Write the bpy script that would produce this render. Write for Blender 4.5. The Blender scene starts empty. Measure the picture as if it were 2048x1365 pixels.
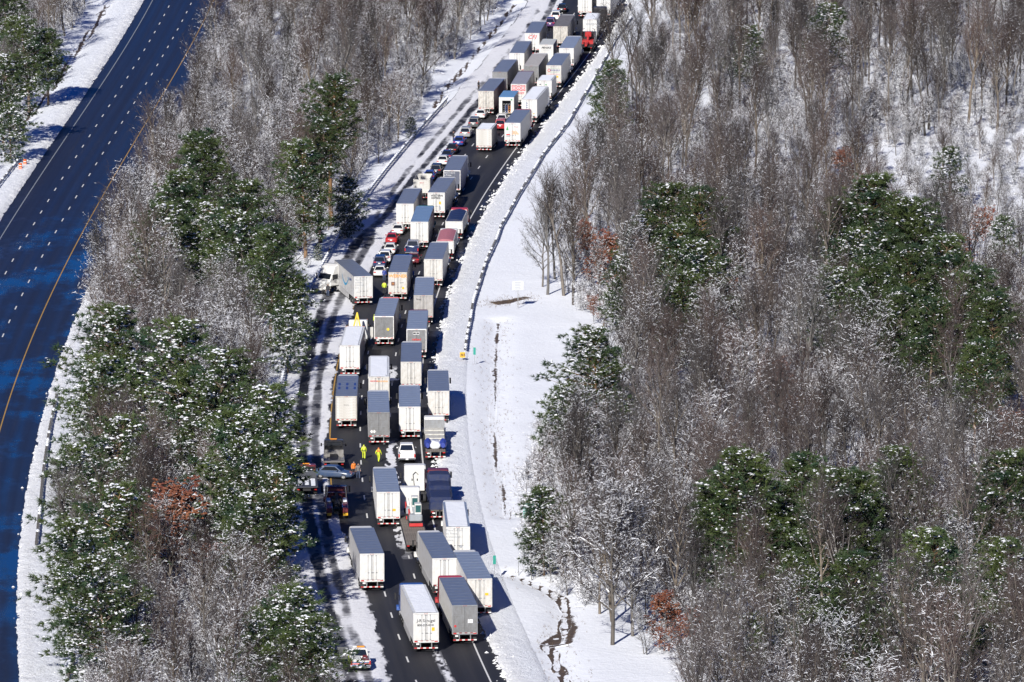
import bpy, math, random
import numpy as np
from mathutils import Vector, Matrix

# ------------------------------------------------------------------ camera, sky, sun, exposure
SC = bpy.context.scene
COL = SC.collection
R = math.radians
cam_d = bpy.data.cameras.new('camera')
cam_d.sensor_width = 36.0
cam_d.lens = 237.3
cam_d.clip_start = 1.0
cam_d.clip_end = 20000.0
cam = bpy.data.objects.new('camera', cam_d)
COL.objects.link(cam)
cam.location = (0, 0, 128.7)
cam.rotation_euler = (R(90 - 8.184), 0, 0)
SC.camera = cam
SUN_EL, SUN_AZ = R(29.6), R(197.0)          # azimuth clockwise from +Y (away from the camera)
world = bpy.data.worlds.new('World')
SC.world = world
world.use_nodes = True
wn = world.node_tree.nodes
sky = wn.new('ShaderNodeTexSky')
sky.sky_type = 'NISHITA'
sky.sun_disc = False
sky.sun_elevation = SUN_EL
sky.sun_rotation = SUN_AZ
sky.air_density = 1.0
sky.dust_density = 0.0
sky.ozone_density = 6.0
sky.altitude = 400
wn['Background'].inputs['Strength'].default_value = 0.05
sat = wn.new('ShaderNodeHueSaturation')           # the deep, saturated blue of this clear winter sky
sat.inputs['Saturation'].default_value = 1.7
sat.inputs['Hue'].default_value = 0.525
world.node_tree.links.new(sky.outputs[0], sat.inputs['Color'])
world.node_tree.links.new(sat.outputs[0], wn['Background'].inputs['Color'])
sun_d = bpy.data.lights.new('sun', 'SUN')
sun_d.energy = 5.0
sun_d.angle = R(0.5)
sun_d.color = (1.0, 0.97, 0.925)
sun = bpy.data.objects.new('sun', sun_d)
COL.objects.link(sun)
to_sun = Vector((math.sin(SUN_AZ) * math.cos(SUN_EL), math.cos(SUN_AZ) * math.cos(SUN_EL), math.sin(SUN_EL)))
sun.rotation_euler = to_sun.to_track_quat('Z', 'Y').to_euler()
sun.location = (-200, -300, 400)
SC.cycles.diffuse_bounces = 2
SC.cycles.glossy_bounces = 2
SC.cycles.max_bounces = 4
SC.view_settings.view_transform = 'Standard'
SC.view_settings.look = 'None'
SC.view_settings.gamma = 1.0
SC.view_settings.use_curve_mapping = False
SC.view_settings.exposure = 0.38

# ------------------------------------------------------------------ measured plan of the place (metres)
RC_POLY = [-1.9982, -4.4728, -2.1257, 22.4346, 13.995, -16.8445]
LC_POLY = [-0.6351, -4.3155, 9.5552, 2.2118, -67.9219]
SPOT = {'cfi': (3.61, 1198.3, 4.5), 'dirty': (8.71, 1207.6, 4.9), 'ware': (14.12, 1219.0, 4.6), 'topL': (13.57, 1251.0, 5.3), 'topR': (16.96, 1247.4, 5.7), 't8': (9.54, 1177.6, 5.1), 'penske': (6.03, 1183.8, 5.1), 't10': (0.86, 1170.9, 4.5), 't11': (3.3, 1154.0, 5.4), 'runnels': (7.17, 1154.4, 5.6), 't13': (-2.06, 1146.0, 5.8), 'target': (1.11, 1130.1, 4.5), 't15': (5.49, 1137.7, 6.8), 't16': (-4.32, 1121.3, 6.4), 'open': (-0.91, 1116.8, 5.3), 't18': (2.87, 1110.5, 6.6), 'fruit': (0.08, 1081.9, 5.8), 't20': (-4.5, 1076.9, 6.7), 'primegray': (-9.19, 1026.9, 3.5), 'western': (-11.33, 1002.6, 4.8), 't23': (-15.82, 990.7, 3.3), 't24': (-13.44, 971.9, 2.2), 'dump': (-13.77, 1022.8, 0.9), 'blacktarp': (-8.49, 980.7, 3.4), 'pinktarp': (-9.61, 960.5, 2.1), 't28': (-10.99, 934.8, 2.3), 'werner': (-15.76, 922.3, 1.7), 'amazon': (-20.42, 918.5, -11.1), 't31': (-16.89, 882.2, 1.4), 't32': (-11.94, 901.0, -0.0), 'ashley': (-12.45, 871.0, 0.1), 't34': (-20.82, 856.9, 1.1), 'hanna': (-16.57, 831.3, -1.1), 't37': (-12.75, 843.4, -0.6), 't38': (-20.27, 816.0, -0.6), 't39': (-16.04, 803.7, -1.5), 't40': (-12.38, 807.9, -1.0), 't41': (-9.0, 820.1, -1.0), 'prime45': (-5.86, 724.1, -1.9), 't46': (-13.87, 746.9, -2.7), 't47': (-14.89, 707.4, -5.1), 't48': (-7.16, 704.6, -6.0), 't49': (-3.36, 692.4, -5.5), 'jr': (-8.71, 672.7, -5.5), 't51': (-4.8, 677.1, -5.3)}
CARS = {'black_top': (9.25, 1258.5), 'white_suv_top': (8.06, 1246.73), 'purple': (6.99, 1236.74), 'white_sedan': (-5.35, 1116.12), 'dark_suv': (-6.38, 1104.73), 'silver': (-7.68, 1092.91), 'blue_sedan': (-8.72, 1083.22), 'dark_sedan': (-9.77, 1074.46), 'navy': (-10.5, 1067.18), 'pale': (-11.11, 1060.89), 'black_suv': (-11.98, 1049.59), 'blue_pickup': (-13.0, 1044.01), 'white2': (-1.82, 1110.01), 'red2': (-1.97, 1102.5), 'w_o': (-16.9, 986.06), 'red_p': (-17.65, 976.85), 'white_q': (-17.71, 966.68), 'white_r': (-18.25, 958.04), 'navy_s': (-18.9, 952.9), 'white_t': (-18.74, 944.54), 'navy_u': (-14.5, 967.87), 'darkred_v': (-14.13, 959.75), 'pickup': (-12.46, 790.91), 'responder': (-15.1, 662.52), 'blue_cross': (-21.01, 779.59), 'rollback_x': (-20.99, 785.57), 'rollback_y': (-23.64, 767.86), 'wrecker': (-19.73, 752.45), 'lumber': (-9.1, 792.71), 'tarpflat': (-7.63, 757.75), 'lowboy': (-10.47, 741.39), 'bobtail': (16.18, 1236.74), 'redcrane': (13.25, 1203.32)}
PPL = {'lime1': (-17.65, 794.02), 'lime2': (-15.86, 791.87), 'orange': (-18.59, 781.94), 'grey': (-18.01, 780.18), 'driver': (-25.5, 926.89), 'walk': (-25.97, 894.5), 'black': (-19.46, 895.38), 'limehid': (-18.57, 899.33), 'limejk': (-17.75, 929.21), 'blue': (-17.98, 941.41), 'far': (-5.75, 1152.4), 'top1': (22.09, 1259.78), 'top2': (20.59, 1259.06), 'bycar': (-9.53, 1089.48)}
GR = [(22.09, 1248.94), (18.65, 1217.16), (13.14, 1153.68), (9.0, 1108.06), (4.96, 1072.51), (0.96, 1026.87), (-0.53, 1007.9), (-1.71, 993.31), (-2.41, 979.04), (-3.86, 956.77), (-4.63, 938.1), (-5.4, 920.9), (-5.72, 904.21), (-6.06, 890.58), (-6.24, 877.28)]
LRL = [(-80.24, 1010.54), (-79.37, 1039.17), (-78.3, 1067.32)]
LRR = [(-57.32, 838.86), (-56.39, 811.25), (-55.19, 784.05), (-53.52, 752.37), (-52.51, 733.05)]
LRB = [(-44.0, 658.1), (-43.98, 667.79)]
DITCHES = {'field': [(-1.83, 905.99), (-2.06, 888.42), (-2.22, 871.38), (-2.22, 846.8), (-2.36, 827.17), (-2.38, 813.87), (-1.92, 799.09), (-1.41, 784.75), (-0.81, 770.84), (-0.34, 755.67)], 'culvert': [(-2.89, 920.45), (-1.31, 921.36), (0.41, 923.66), (2.36, 926.43)], 'creek': [(-0.76, 719.11), (0.86, 717.59), (3.14, 711.86), (4.26, 708.57), (5.25, 704.73), (5.76, 698.3), (5.39, 688.3), (4.68, 683.13), (3.47, 677.76), (4.22, 674.22), (4.44, 669.12), (4.95, 663.56), (5.46, 657.97), (5.69, 650.95)], 'left': [(-76.56, 1273.7), (-77.03, 1253.26), (-77.44, 1231.15), (-78.78, 1191.19), (-79.27, 1162.74), (-80.44, 1140.92), (-81.5, 1105.04)], 'median': [(0.57, 1275.18), (-0.75, 1261.97), (-3.53, 1233.62), (-6.41, 1206.13), (-8.79, 1181.16), (-11.31, 1159.49), (-13.17, 1133.36)]}
CREEK_BANK = [(2.76, 678.3), (4.14, 679.12), (5.82, 677.76), (6.03, 696.85)]
SIGNS = {'yellow': (-6.45, 870.55), 'mile1': (-4.87, 868.04), 'mile2': (-1.89, 716.98), 'pole': (0.7, 719.11), 'panel': (0.82, 916.34), 'green': (2.35, 745.19), 'barrel1': (-77.05, 1061.03), 'barrel2': (-77.44, 1056.49)}
PINES = [(-42.84, 943.92, 19), (-46.59, 926.73, 16), (-37.57, 909.0, 17), (-31.87, 881.76, 15), (-49.22, 910.94, 14), (-43.22, 920.71, 13), (-35.34, 903.51, 14), (-26.83, 995.83, 21), (-28.0, 978.94, 17), (-29.67, 961.46, 16), (-47.66, 792.55, 17), (-39.06, 774.45, 18), (-34.22, 769.46, 16), (-48.39, 774.94, 14), (-29.1, 741.33, 16), (-48.28, 854.87, 0), (-44.99, 732.69, 14), (-37.11, 819.53, 0), (-43.03, 827.17, 0), (-44.76, 713.82, 14), (-42.55, 687.82, 14), (-41.68, 663.57, 14), (-39.17, 647.91, 13), (-45.68, 786.52, 0), (-27.57, 722.29, 14), (-21.49, 631.7, 13), (-23.51, 632.06, 11), (-18.95, 630.76, 11), (-40.57, 745.83, 0), (-23.88, 988.35, 8), (-87.68, 1170.1, 17), (-81.37, 1129.8, 15), (-82.21, 1084.48, 14), (-78.3, 1133.59, 12), (-79.55, 1063.96, 9), (15.77, 1081.09, 12), (19.36, 907.47, 17), (25.29, 901.42, 17), (21.13, 881.76, 15), (17.65, 905.82, 13), (25.87, 874.73, 14), (38.93, 1148.43, 11), (47.82, 908.15, 18), (49.61, 879.21, 18), (54.1, 877.68, 19), (45.28, 911.14, 15), (54.1, 846.16, 18), (56.58, 826.4, 17), (58.34, 811.87, 16), (50.2, 844.21, 17), (46.71, 849.32, 15), (42.52, 854.32, 13), (55.12, 795.23, 13), (50.92, 814.52, 15), (10.02, 797.23, 13), (6.22, 783.65, 10), (23.12, 690.94, 17), (21.15, 693.81, 13), (29.7, 699.36, 15), (32.85, 688.1, 15), (36.35, 695.75, 14), (41.13, 706.62, 15), (50.25, 693.21, 16), (26.81, 691.91, 12), (33.3, 645.62, 14), (32.47, 648.02, 11), (41.95, 652.03, 15), (49.31, 652.06, 14), (42.35, 642.52, 12), (3.45, 717.74, 9), (23.23, 648.17, 8), (29.93, 645.45, 9), (34.92, 648.07, 10), (53.48, 1168.23, 12), (66.21, 1014.15, 9), (69.66, 946.53, 8), (-27.24, 709.29, 15), (-26.19, 695.11, 14), (-27.11, 689.1, 13), (-28.02, 720.04, 16), (-28.94, 881.91, 9), (-28.86, 859.57, 9), (20.65, 847.37, 14), (15.63, 886.52, 11), (53.08, 879.83, 0), (43.97, 884.17, 14), (47.75, 823.0, 15), (25.38, 695.75, 14), (48.33, 779.49, 0), (53.24, 765.72, 0), (28.79, 664.79, 11), (43.32, 714.56, 0)]
RUSSET = [(10.67, 946.53, 8), (13.18, 924.5, 9), (11.06, 902.11, 4), (15.49, 672.72, 6), (17.84, 665.75, 6), (50.71, 1021.58, 8), (67.18, 961.89, 8), (63.26, 945.58, 6), (57.85, 775.0, 9), (-35.73, 706.25, 12), (60.57, 947.58, 5), (27.63, 888.76, 8), (32.91, 820.0, 8)]
BIG = [(4.93, 927.81, 17), (7.21, 926.89, 19), (8.48, 929.67, 17), (10.24, 676.66, 18), (12.37, 681.33, 16), (6.06, 942.83, 15), (-30.78, 972.03, 20), (4.27, 935.74, 12), (6.76, 713.06, 13), (8.41, 741.0, 14), (6.63, 760.67, 13), (9.12, 708.57, 15)]
RFOREST = [(31.55, 1323.7), (25.91, 1263.43), (20.39, 1186.5), (14.06, 1103.83), (8.39, 1013.19), (5.62, 928.74), (10.57, 905.99), (14.35, 867.21), (14.39, 831.04), (6.67, 800.91), (4.66, 765.72), (4.7, 726.8), (7.13, 696.85), (11.23, 674.49), (16.43, 648.43)]
FIELD = [(56.09, 942.83), (50.85, 1007.9), (48.81, 1062.74), (59.56, 1085.94), (87.54, 1091.85), (73.49, 879.83), (64.22, 888.42)]
CEDAR = [(-16.45, 1093.04), (-24.52, 983.09), (-27.86, 961.16)]

random.seed(7)
rng = np.random.default_rng(7)

def rc_x(Y, u=0.0):
    t = (np.asarray(Y, float) - 950) / 300
    x = np.polyval(RC_POLY, t)
    s = np.polyval(np.polyder(RC_POLY), t) / 300
    return x + u * np.sqrt(1 + s * s)
def rc_ang(Y):
    return math.atan(float(np.polyval(np.polyder(RC_POLY), (Y - 950) / 300)) / 300)
def lc_x(Y, u=0.0):
    Y = np.asarray(Y, float)
    return np.polyval(LC_POLY, (np.clip(Y, 560, 1330) - 950) / 300) + u
def grade(Y):
    Y = np.asarray(Y, float)
    return np.where(Y < 1400, 0.5 * 6.2e-5 * np.clip(Y - 700, 0, 700) ** 2, 15.19 + 0.0434 * np.clip(Y - 1400, 0, 300))
def slope(Y):
    return 6.2e-5 * max(0.0, min(Y, 1400) - 700)

def vnoise(x, y, seed=0):
    xi = np.floor(x).astype(np.int64); yi = np.floor(y).astype(np.int64)
    fx = x - xi; fy = y - yi
    fx = fx * fx * (3 - 2 * fx); fy = fy * fy * (3 - 2 * fy)
    def h(a, b):
        n = (a * 374761393 + b * 668265263 + seed * 974634541) & 0x7fffffff
        n = ((n ^ (n >> 13)) * 1274126177) & 0x7fffffff
        return ((n ^ (n >> 16)) & 0xffff) / 65535.0
    return (h(xi, yi) * (1 - fx) + h(xi + 1, yi) * fx) * (1 - fy) + (h(xi, yi + 1) * (1 - fx) + h(xi + 1, yi + 1) * fx) * fy
def fbm(x, y, seed=0, o=3):
    r = 0; a = 0.5
    for i in range(o):
        r = r + a * vnoise(x * 2 ** i, y * 2 ** i, seed + i); a *= 0.5
    return r / (1 - 0.5 ** o)

def seg_dist(x, y, pts):
    d = np.full(np.shape(x), 1e9)
    for (ax, ay), (bx_, by_) in zip(pts[:-1], pts[1:]):
        vx, vy = bx_ - ax, by_ - ay
        t = np.clip(((x - ax) * vx + (y - ay) * vy) / (vx * vx + vy * vy), 0, 1)
        d = np.minimum(d, np.hypot(x - ax - t * vx, y - ay - t * vy))
    return d
def sstep(a, b, x):
    t = np.clip((x - a) / (b - a), 0, 1)
    return t * t * (3 - 2 * t)
def height(x, y, under=True):
    x = np.asarray(x, float); y = np.asarray(y, float)
    z = grade(y)
    ur = x - rc_x(np.clip(y, 560, 1400)); ul = x - lc_x(np.clip(y, 560, 1400))
    out = np.minimum(np.maximum(np.abs(ur - 0.0) - 10.5, 0), np.maximum(np.abs(ul + 0.4) - 10, 0))
    far = sstep(0, 14, out)
    z = z + far * (1.6 * (fbm(x / 38, y / 60, 3) - 0.5) + 0.35 * (fbm(x / 6, y / 8, 9) - 0.5))
    z = z + 0.10 * sstep(0, 1.5, out) * (fbm(x / 1.3, y / 2.2, 5) - 0.3)
    for k in ('field', 'left', 'median', 'creek'):
        m = (np.abs(x - np.mean([p[0] for p in DITCHES[k]])) < 60)
        z = z - 0.55 * np.exp(-(seg_dist(x, y, DITCHES[k]) / 1.7) ** 2) * m
    if under:
        z = z - 0.22 * (1 - sstep(-0.9, 0.3, np.minimum(np.maximum(-9.7 - ur, ur - 9.9), np.maximum(-9.4 - ul, ul - 8.9))))
    return z

# ------------------------------------------------------------------ materials
MATS = {}
def nmat(name):
    m = bpy.data.materials.new(name); m.use_nodes = True
    nt = m.node_tree; b = nt.nodes['Principled BSDF']
    return m, nt, b
def N(nt, t, **kw):
    n = nt.nodes.new(t)
    for k, v in kw.items():
        if hasattr(n, k) and k not in n.inputs: setattr(n, k, v)
        else: n.inputs[k].default_value = v
    return n
def ramp(nt, src, p0, c0, p1, c1):
    r = nt.nodes.new('ShaderNodeValToRGB')
    e = r.color_ramp.elements
    e[0].position, e[1].position = p0, p1
    e[0].color = tuple(c0) + (1,) if len(c0) == 3 else c0
    e[1].color = tuple(c1) + (1,) if len(c1) == 3 else c1
    nt.links.new(src, r.inputs[0])
    return r
def mixc(nt, fac, a, b):
    m = nt.nodes.new('ShaderNodeMix'); m.data_type = 'RGBA'
    if isinstance(fac, (int, float)): m.inputs[0].default_value = fac
    else: nt.links.new(fac, m.inputs[0])
    for s, v in ((6, a), (7, b)):
        if isinstance(v, (tuple, list)): m.inputs[s].default_value = tuple(v) + (1,)
        else: nt.links.new(v, m.inputs[s])
    return m.outputs[2]
def mth(nt, op, a, b=0.0, c=None):
    m = nt.nodes.new('ShaderNodeMath'); m.operation = op
    for i, v in enumerate((a, b) if c is None else (a, b, c)):
        if isinstance(v, (int, float)): m.inputs[i].default_value = v
        else: nt.links.new(v, m.inputs[i])
    return m.outputs[0]
def smooth(nt, x, a, b):
    m = nt.nodes.new('ShaderNodeMapRange'); m.interpolation_type = 'SMOOTHSTEP'
    nt.links.new(x, m.inputs[0]); m.inputs[1].default_value = a; m.inputs[2].default_value = b
    return m.outputs[0]
def bump(nt, b, h, s=0.3, d=0.1):
    n = nt.nodes.new('ShaderNodeBump'); n.inputs['Strength'].default_value = s; n.inputs['Distance'].default_value = d
    nt.links.new(h, n.inputs['Height']); nt.links.new(n.outputs[0], b.inputs['Normal'])
def noise(nt, vec, scale, detail=3.0, rough=0.55):
    n = nt.nodes.new('ShaderNodeTexNoise')
    n.inputs['Scale'].default_value = scale; n.inputs['Detail'].default_value = detail; n.inputs['Roughness'].default_value = rough
    if vec is not None: nt.links.new(vec, n.inputs['Vector'])
    return n.outputs['Fac']
def mapped(nt, out, scale):
    tc = nt.nodes.new('ShaderNodeTexCoord'); mp = nt.nodes.new('ShaderNodeMapping')
    mp.inputs['Scale'].default_value = scale
    nt.links.new(tc.outputs[out], mp.inputs['Vector'])
    return mp.outputs[0]
def paint(name, col, rough=0.45, metal=0.0, dirt=0.18, scale=1.3, spec=0.5):
    if name in MATS: return MATS[name]
    m, nt, b = nmat(name)
    if dirt:
        v = mapped(nt, 'Object', (scale, scale, scale * 0.6))
        f = noise(nt, v, 2.0, 5.0, 0.65)
        d = tuple(c * (1 - 1.6 * dirt) * k + 0.02 for c, k in zip(col, (1.0, 0.96, 0.9)))
        r = ramp(nt, f, 0.35, d, 0.62, col)
        nt.links.new(r.outputs[0], b.inputs['Base Color'])
    else:
        b.inputs['Base Color'].default_value = tuple(col) + (1,)
    b.inputs['Roughness'].default_value = rough
    b.inputs['Metallic'].default_value = metal
    b.inputs['Specular IOR Level'].default_value = spec
    MATS[name] = m
    return m

def make_snow(name, dirt=0.0, scale=1.0, bumps=0.5, tint=(0.87, 0.89, 0.92), dirtcol=(0.36, 0.31, 0.25), dscale=1.6, fade=0.0, thin=False):
    m, nt, b = nmat(name)
    v = mapped(nt, 'Object', (1, 1, 1))
    n1 = noise(nt, v, 1.3 * scale, 4.0, 0.6)
    n2 = noise(nt, v, 5.0 * scale, 3.0, 0.7)
    big = noise(nt, v, 0.05, 2.0)
    base = ramp(nt, big, 0.3, tuple(c * 0.95 for c in tint), 0.7, tint).outputs[0]
    if dirt:
        sp = noise(nt, v, dscale, 6.0, 0.75)
        f = smooth(nt, sp, 0.66 - dirt * 0.25, 0.86 - dirt * 0.25)
        if fade:
            uvx = nt.nodes.new('ShaderNodeSeparateXYZ'); nt.links.new(nt.nodes.new('ShaderNodeUVMap').outputs[0], uvx.inputs[0])
            k = smooth(nt, mth(nt, 'ADD', uvx.outputs[0], mth(nt, 'MULTIPLY', n1, 1.5)), fade, 0.4)
            f = mth(nt, 'MULTIPLY', f, k)
            base = mixc(nt, mth(nt, 'MULTIPLY', k, 0.75), base, tuple(c * q for c, q in zip(tint, (0.96, 0.93, 0.87))))
        if thin:
            at = nt.nodes.new('ShaderNodeAttribute'); at.attribute_name = 'thin'
            t_ = smooth(nt, mth(nt, 'ADD', at.outputs['Fac'], mth(nt, 'MULTIPLY', mth(nt, 'SUBTRACT', sp, 0.5), 0.9)), 0.05, 0.55)
            base = mixc(nt, t_, (0.12, 0.12, 0.13), base)
        base = mixc(nt, f, base, dirtcol)
    nt.links.new(base, b.inputs['Base Color'])
    b.inputs['Roughness'].default_value = 0.65
    b.inputs['Specular IOR Level'].default_value = 0.25
    bump(nt, b, mth(nt, 'ADD', n1, mth(nt, 'MULTIPLY', n2, 0.4)), bumps, 0.25)
    MATS[name] = m
    return m
SNOW = make_snow('snow')
BANK = make_snow('ploughed_snow', dirt=0.4, scale=2.2, bumps=0.9, dscale=2.4, fade=4.2)
SHOULDER = make_snow('driven_snow', dirt=0.4, scale=1.5, bumps=0.6, tint=(0.80, 0.80, 0.82), dirtcol=(0.30, 0.29, 0.30), dscale=0.8, thin=True)
TSNOW = make_snow('tree_snow', bumps=0.0, tint=(0.88, 0.89, 0.92))

def road_mat(name, wet, blue, streak):
    """asphalt; UV x = metres across from the lane line, UV y = metres along the road"""
    m, nt, b = nmat(name)
    uv = nt.nodes.new('ShaderNodeUVMap').outputs[0]
    sx = nt.nodes.new('ShaderNodeSeparateXYZ'); nt.links.new(uv, sx.inputs[0])
    def mp(s):
        q = nt.nodes.new('ShaderNodeMapping'); q.inputs['Scale'].default_value = s
        nt.links.new(uv, q.inputs['Vector']); return q.outputs[0]
    fine = noise(nt, mp((3.0, 3.0, 1)), 3.0, 4.0, 0.7)
    lanes = mth(nt, 'ABSOLUTE', mth(nt, 'SUBTRACT', mth(nt, 'FRACT', mth(nt, 'ADD', mth(nt, 'DIVIDE', sx.outputs[0], 1.83), 0.5)), 0.5))
    lanew = smooth(nt, lanes, 0.05, 0.45)
    along = noise(nt, mp((1.1, 0.018, 1)), 1.0, 4.0, 0.6)
    across = noise(nt, mp((0.10, 0.045, 1)), 1.0, 6.0, 0.66)
    blot = noise(nt, mp((0.09, 0.016, 1)), 1.0, 3.0, 0.6)
    c = ramp(nt, fine, 0.3, (0.020, 0.021, 0.026), 0.75, (0.042, 0.042, 0.048)).outputs[0]
    c = mixc(nt, mth(nt, 'MULTIPLY', smooth(nt, along, 0.45, 0.7), 0.5), c, (0.055, 0.053, 0.055))
    c = mixc(nt, mth(nt, 'MULTIPLY', lanew, 0.08 if wet else 0.25), c, (0.012, 0.013, 0.017))
    # meltwater film: smooth and reflective where it lies, in runs across the camber
    s = mth(nt, 'MULTIPLY', smooth(nt, across, 0.44, 0.66), smooth(nt, blot, 0.5 - streak * 0.35, 0.66 - streak * 0.25))
    s = mth(nt, 'MULTIPLY', s, smooth(nt, sx.outputs[1], 1060.0, 950.0) if streak > .3 else smooth(nt, sx.outputs[0], 7.3, 8.2))
    w = mth(nt, 'ADD', mth(nt, 'MULTIPLY', s, 0.75), mth(nt, 'MULTIPLY', mth(nt, 'ADD', mth(nt, 'MULTIPLY', noise(nt, mp((0.55, 0.004, 1)), 1.0, 2.0), 1.3), mth(nt, 'MULTIPLY', lanew, 0.2)), wet) if wet else 0.0)
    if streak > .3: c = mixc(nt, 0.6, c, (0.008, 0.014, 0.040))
    nt.links.new(c, b.inputs['Base Color'])
    rgh = nt.nodes.new('ShaderNodeMapRange'); nt.links.new(w, rgh.inputs[0])
    rgh.inputs[3].default_value = 0.62; rgh.inputs[4].default_value = 0.10
    nt.links.new(rgh.outputs[0], b.inputs['Roughness'])
    spc = nt.nodes.new('ShaderNodeMapRange'); nt.links.new(w, spc.inputs[0])
    spc.inputs[3].default_value = 0.12; spc.inputs[4].default_value = blue
    nt.links.new(spc.outputs[0], b.inputs['Specular IOR Level'])
    bump(nt, b, fine, 0.12, 0.02)
    MATS[name] = m
    return m
ASPH_R = road_mat('asphalt', 0.0, 0.5, 0.2)
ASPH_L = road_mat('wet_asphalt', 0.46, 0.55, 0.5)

def bark(name, c0, c1, sc=0.35):
    m, nt, b = nmat(name)
    v = mapped(nt, 'Object', (1, 1, 0.3))
    f = noise(nt, v, sc * 6, 4.0, 0.65)
    oi = nt.nodes.new('ShaderNodeObjectInfo')
    c = ramp(nt, f, 0.3, c0, 0.7, c1).outputs[0]
    hs = nt.nodes.new('ShaderNodeHueSaturation'); nt.links.new(c, hs.inputs['Color'])
    r = nt.nodes.new('ShaderNodeMapRange'); nt.links.new(oi.outputs['Random'], r.inputs[0]); r.inputs[3].default_value = 0.6; r.inputs[4].default_value = 1.5
    nt.links.new(r.outputs[0], hs.inputs['Value'])
    r2 = nt.nodes.new('ShaderNodeMapRange'); nt.links.new(mth(nt, 'FRACT', mth(nt, 'MULTIPLY', oi.outputs['Random'], 7.3)), r2.inputs[0]); r2.inputs[3].default_value = 0.5; r2.inputs[4].default_value = 1.8
    nt.links.new(r2.outputs[0], hs.inputs['Saturation'])
    nt.links.new(hs.outputs[0], b.inputs['Base Color'])
    b.inputs['Roughness'].default_value = 0.85
    b.inputs['Specular IOR Level'].default_value = 0.2
    MATS[name] = m
    return m
BARK = bark('grey_bark', (0.07, 0.063, 0.056), (0.175, 0.157, 0.138))
TWIG = bark('twig_bark', (0.042, 0.035, 0.033), (0.096, 0.080, 0.075))
PBARK = bark('pine_bark', (0.13, 0.10, 0.08), (0.24, 0.18, 0.14))
def leafmat(name, c0, c1, sc):
    m, nt, b = nmat(name)
    v = mapped(nt, 'Object', (1, 1, 1))
    f = noise(nt, v, sc, 3.0, 0.6)
    oi = nt.nodes.new('ShaderNodeObjectInfo')
    c = ramp(nt, f, 0.35, c0, 0.65, c1).outputs[0]
    hs = nt.nodes.new('ShaderNodeHueSaturation'); nt.links.new(c, hs.inputs['Color'])
    r = nt.nodes.new('ShaderNodeMapRange'); nt.links.new(oi.outputs['Random'], r.inputs[0]); r.inputs[3].default_value = 0.8; r.inputs[4].default_value = 1.2
    nt.links.new(r.outputs[0], hs.inputs['Value']); nt.links.new(hs.outputs[0], b.inputs['Base Color'])
    b.inputs['Roughness'].default_value = 0.6
    b.inputs['Specular IOR Level'].default_value = 0.3
    MATS[name] = m
    return m
NEEDLE = leafmat('pine_needles', (0.022, 0.050, 0.026), (0.072, 0.095, 0.026), 0.35)
RUST = leafmat('dead_oak_leaves', (0.14, 0.045, 0.03), (0.24, 0.095, 0.045), 0.6)
EARTH, _nt, _b = nmat('ditch_earth')
_v = mapped(_nt, 'Object', (1, 1, 1))
_n = noise(_nt, _v, 1.1, 5.0, 0.75)
_c = ramp(_nt, noise(_nt, _v, 3.0, 4.0), 0.3, (0.035, 0.022, 0.016), 0.7, (0.11, 0.075, 0.055)).outputs[0]
_at = _nt.nodes.new('ShaderNodeAttribute'); _at.attribute_name = 'bare'
_f = smooth(_nt, mth(_nt, 'ADD', _at.outputs['Fac'], mth(_nt, 'MULTIPLY', mth(_nt, 'SUBTRACT', _n, 0.5), 1.1)), 0.40, 0.60)
_nt.links.new(mixc(_nt, _f, (0.87, 0.89, 0.92), _c), _b.inputs['Base Color'])
_b.inputs['Roughness'].default_value = 0.8
bump(_nt, _b, _n, 0.5, 0.2)

# ------------------------------------------------------------------ mesh helpers
def newobj(name, data, parent=None, loc=None, rot=None):
    o = bpy.data.objects.new(name, data); COL.objects.link(o)
    if parent is not None: o.parent = parent
    if loc is not None: o.location = loc
    if rot is not None: o.rotation_euler = rot
    return o
def mk(name, V, Fc, mats, mi=None, smooth=False, uv=None):
    me = bpy.data.meshes.new(name)
    if isinstance(V, np.ndarray): V = V.tolist()
    if isinstance(Fc, np.ndarray): Fc = Fc.tolist()
    me.from_pydata(V, [], Fc)
    for m in (mats if isinstance(mats, (list, tuple)) else [mats]): me.materials.append(m)
    if mi is not None: me.polygons.foreach_set('material_index', np.asarray(mi, dtype=np.int32))
    if smooth: me.polygons.foreach_set('use_smooth', np.ones(len(Fc), dtype=bool))
    if uv is not None:
        l = me.uv_layers.new(name='UVMap')
        idx = np.empty(len(me.loops), dtype=np.int32); me.loops.foreach_get('vertex_index', idx)
        l.data.foreach_set('uv', np.asarray(uv, dtype=np.float32)[idx].ravel())
    me.update()
    return me
def tag(o, label, cat, group=None):
    o['label'] = label; o['category'] = cat
    if group: o['group'] = group
    return o
def struct(o, kind='structure', label=None, cat=None):
    o['kind'] = kind
    if label: o['label'] = label
    if cat: o['category'] = cat
    return o
def grid_faces(nr, nc):
    i = np.arange(nr - 1)[:, None] * nc + np.arange(nc - 1)[None, :]
    return np.stack([i, i + 1, i + nc + 1, i + nc], -1).reshape(-1, 4)
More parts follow.
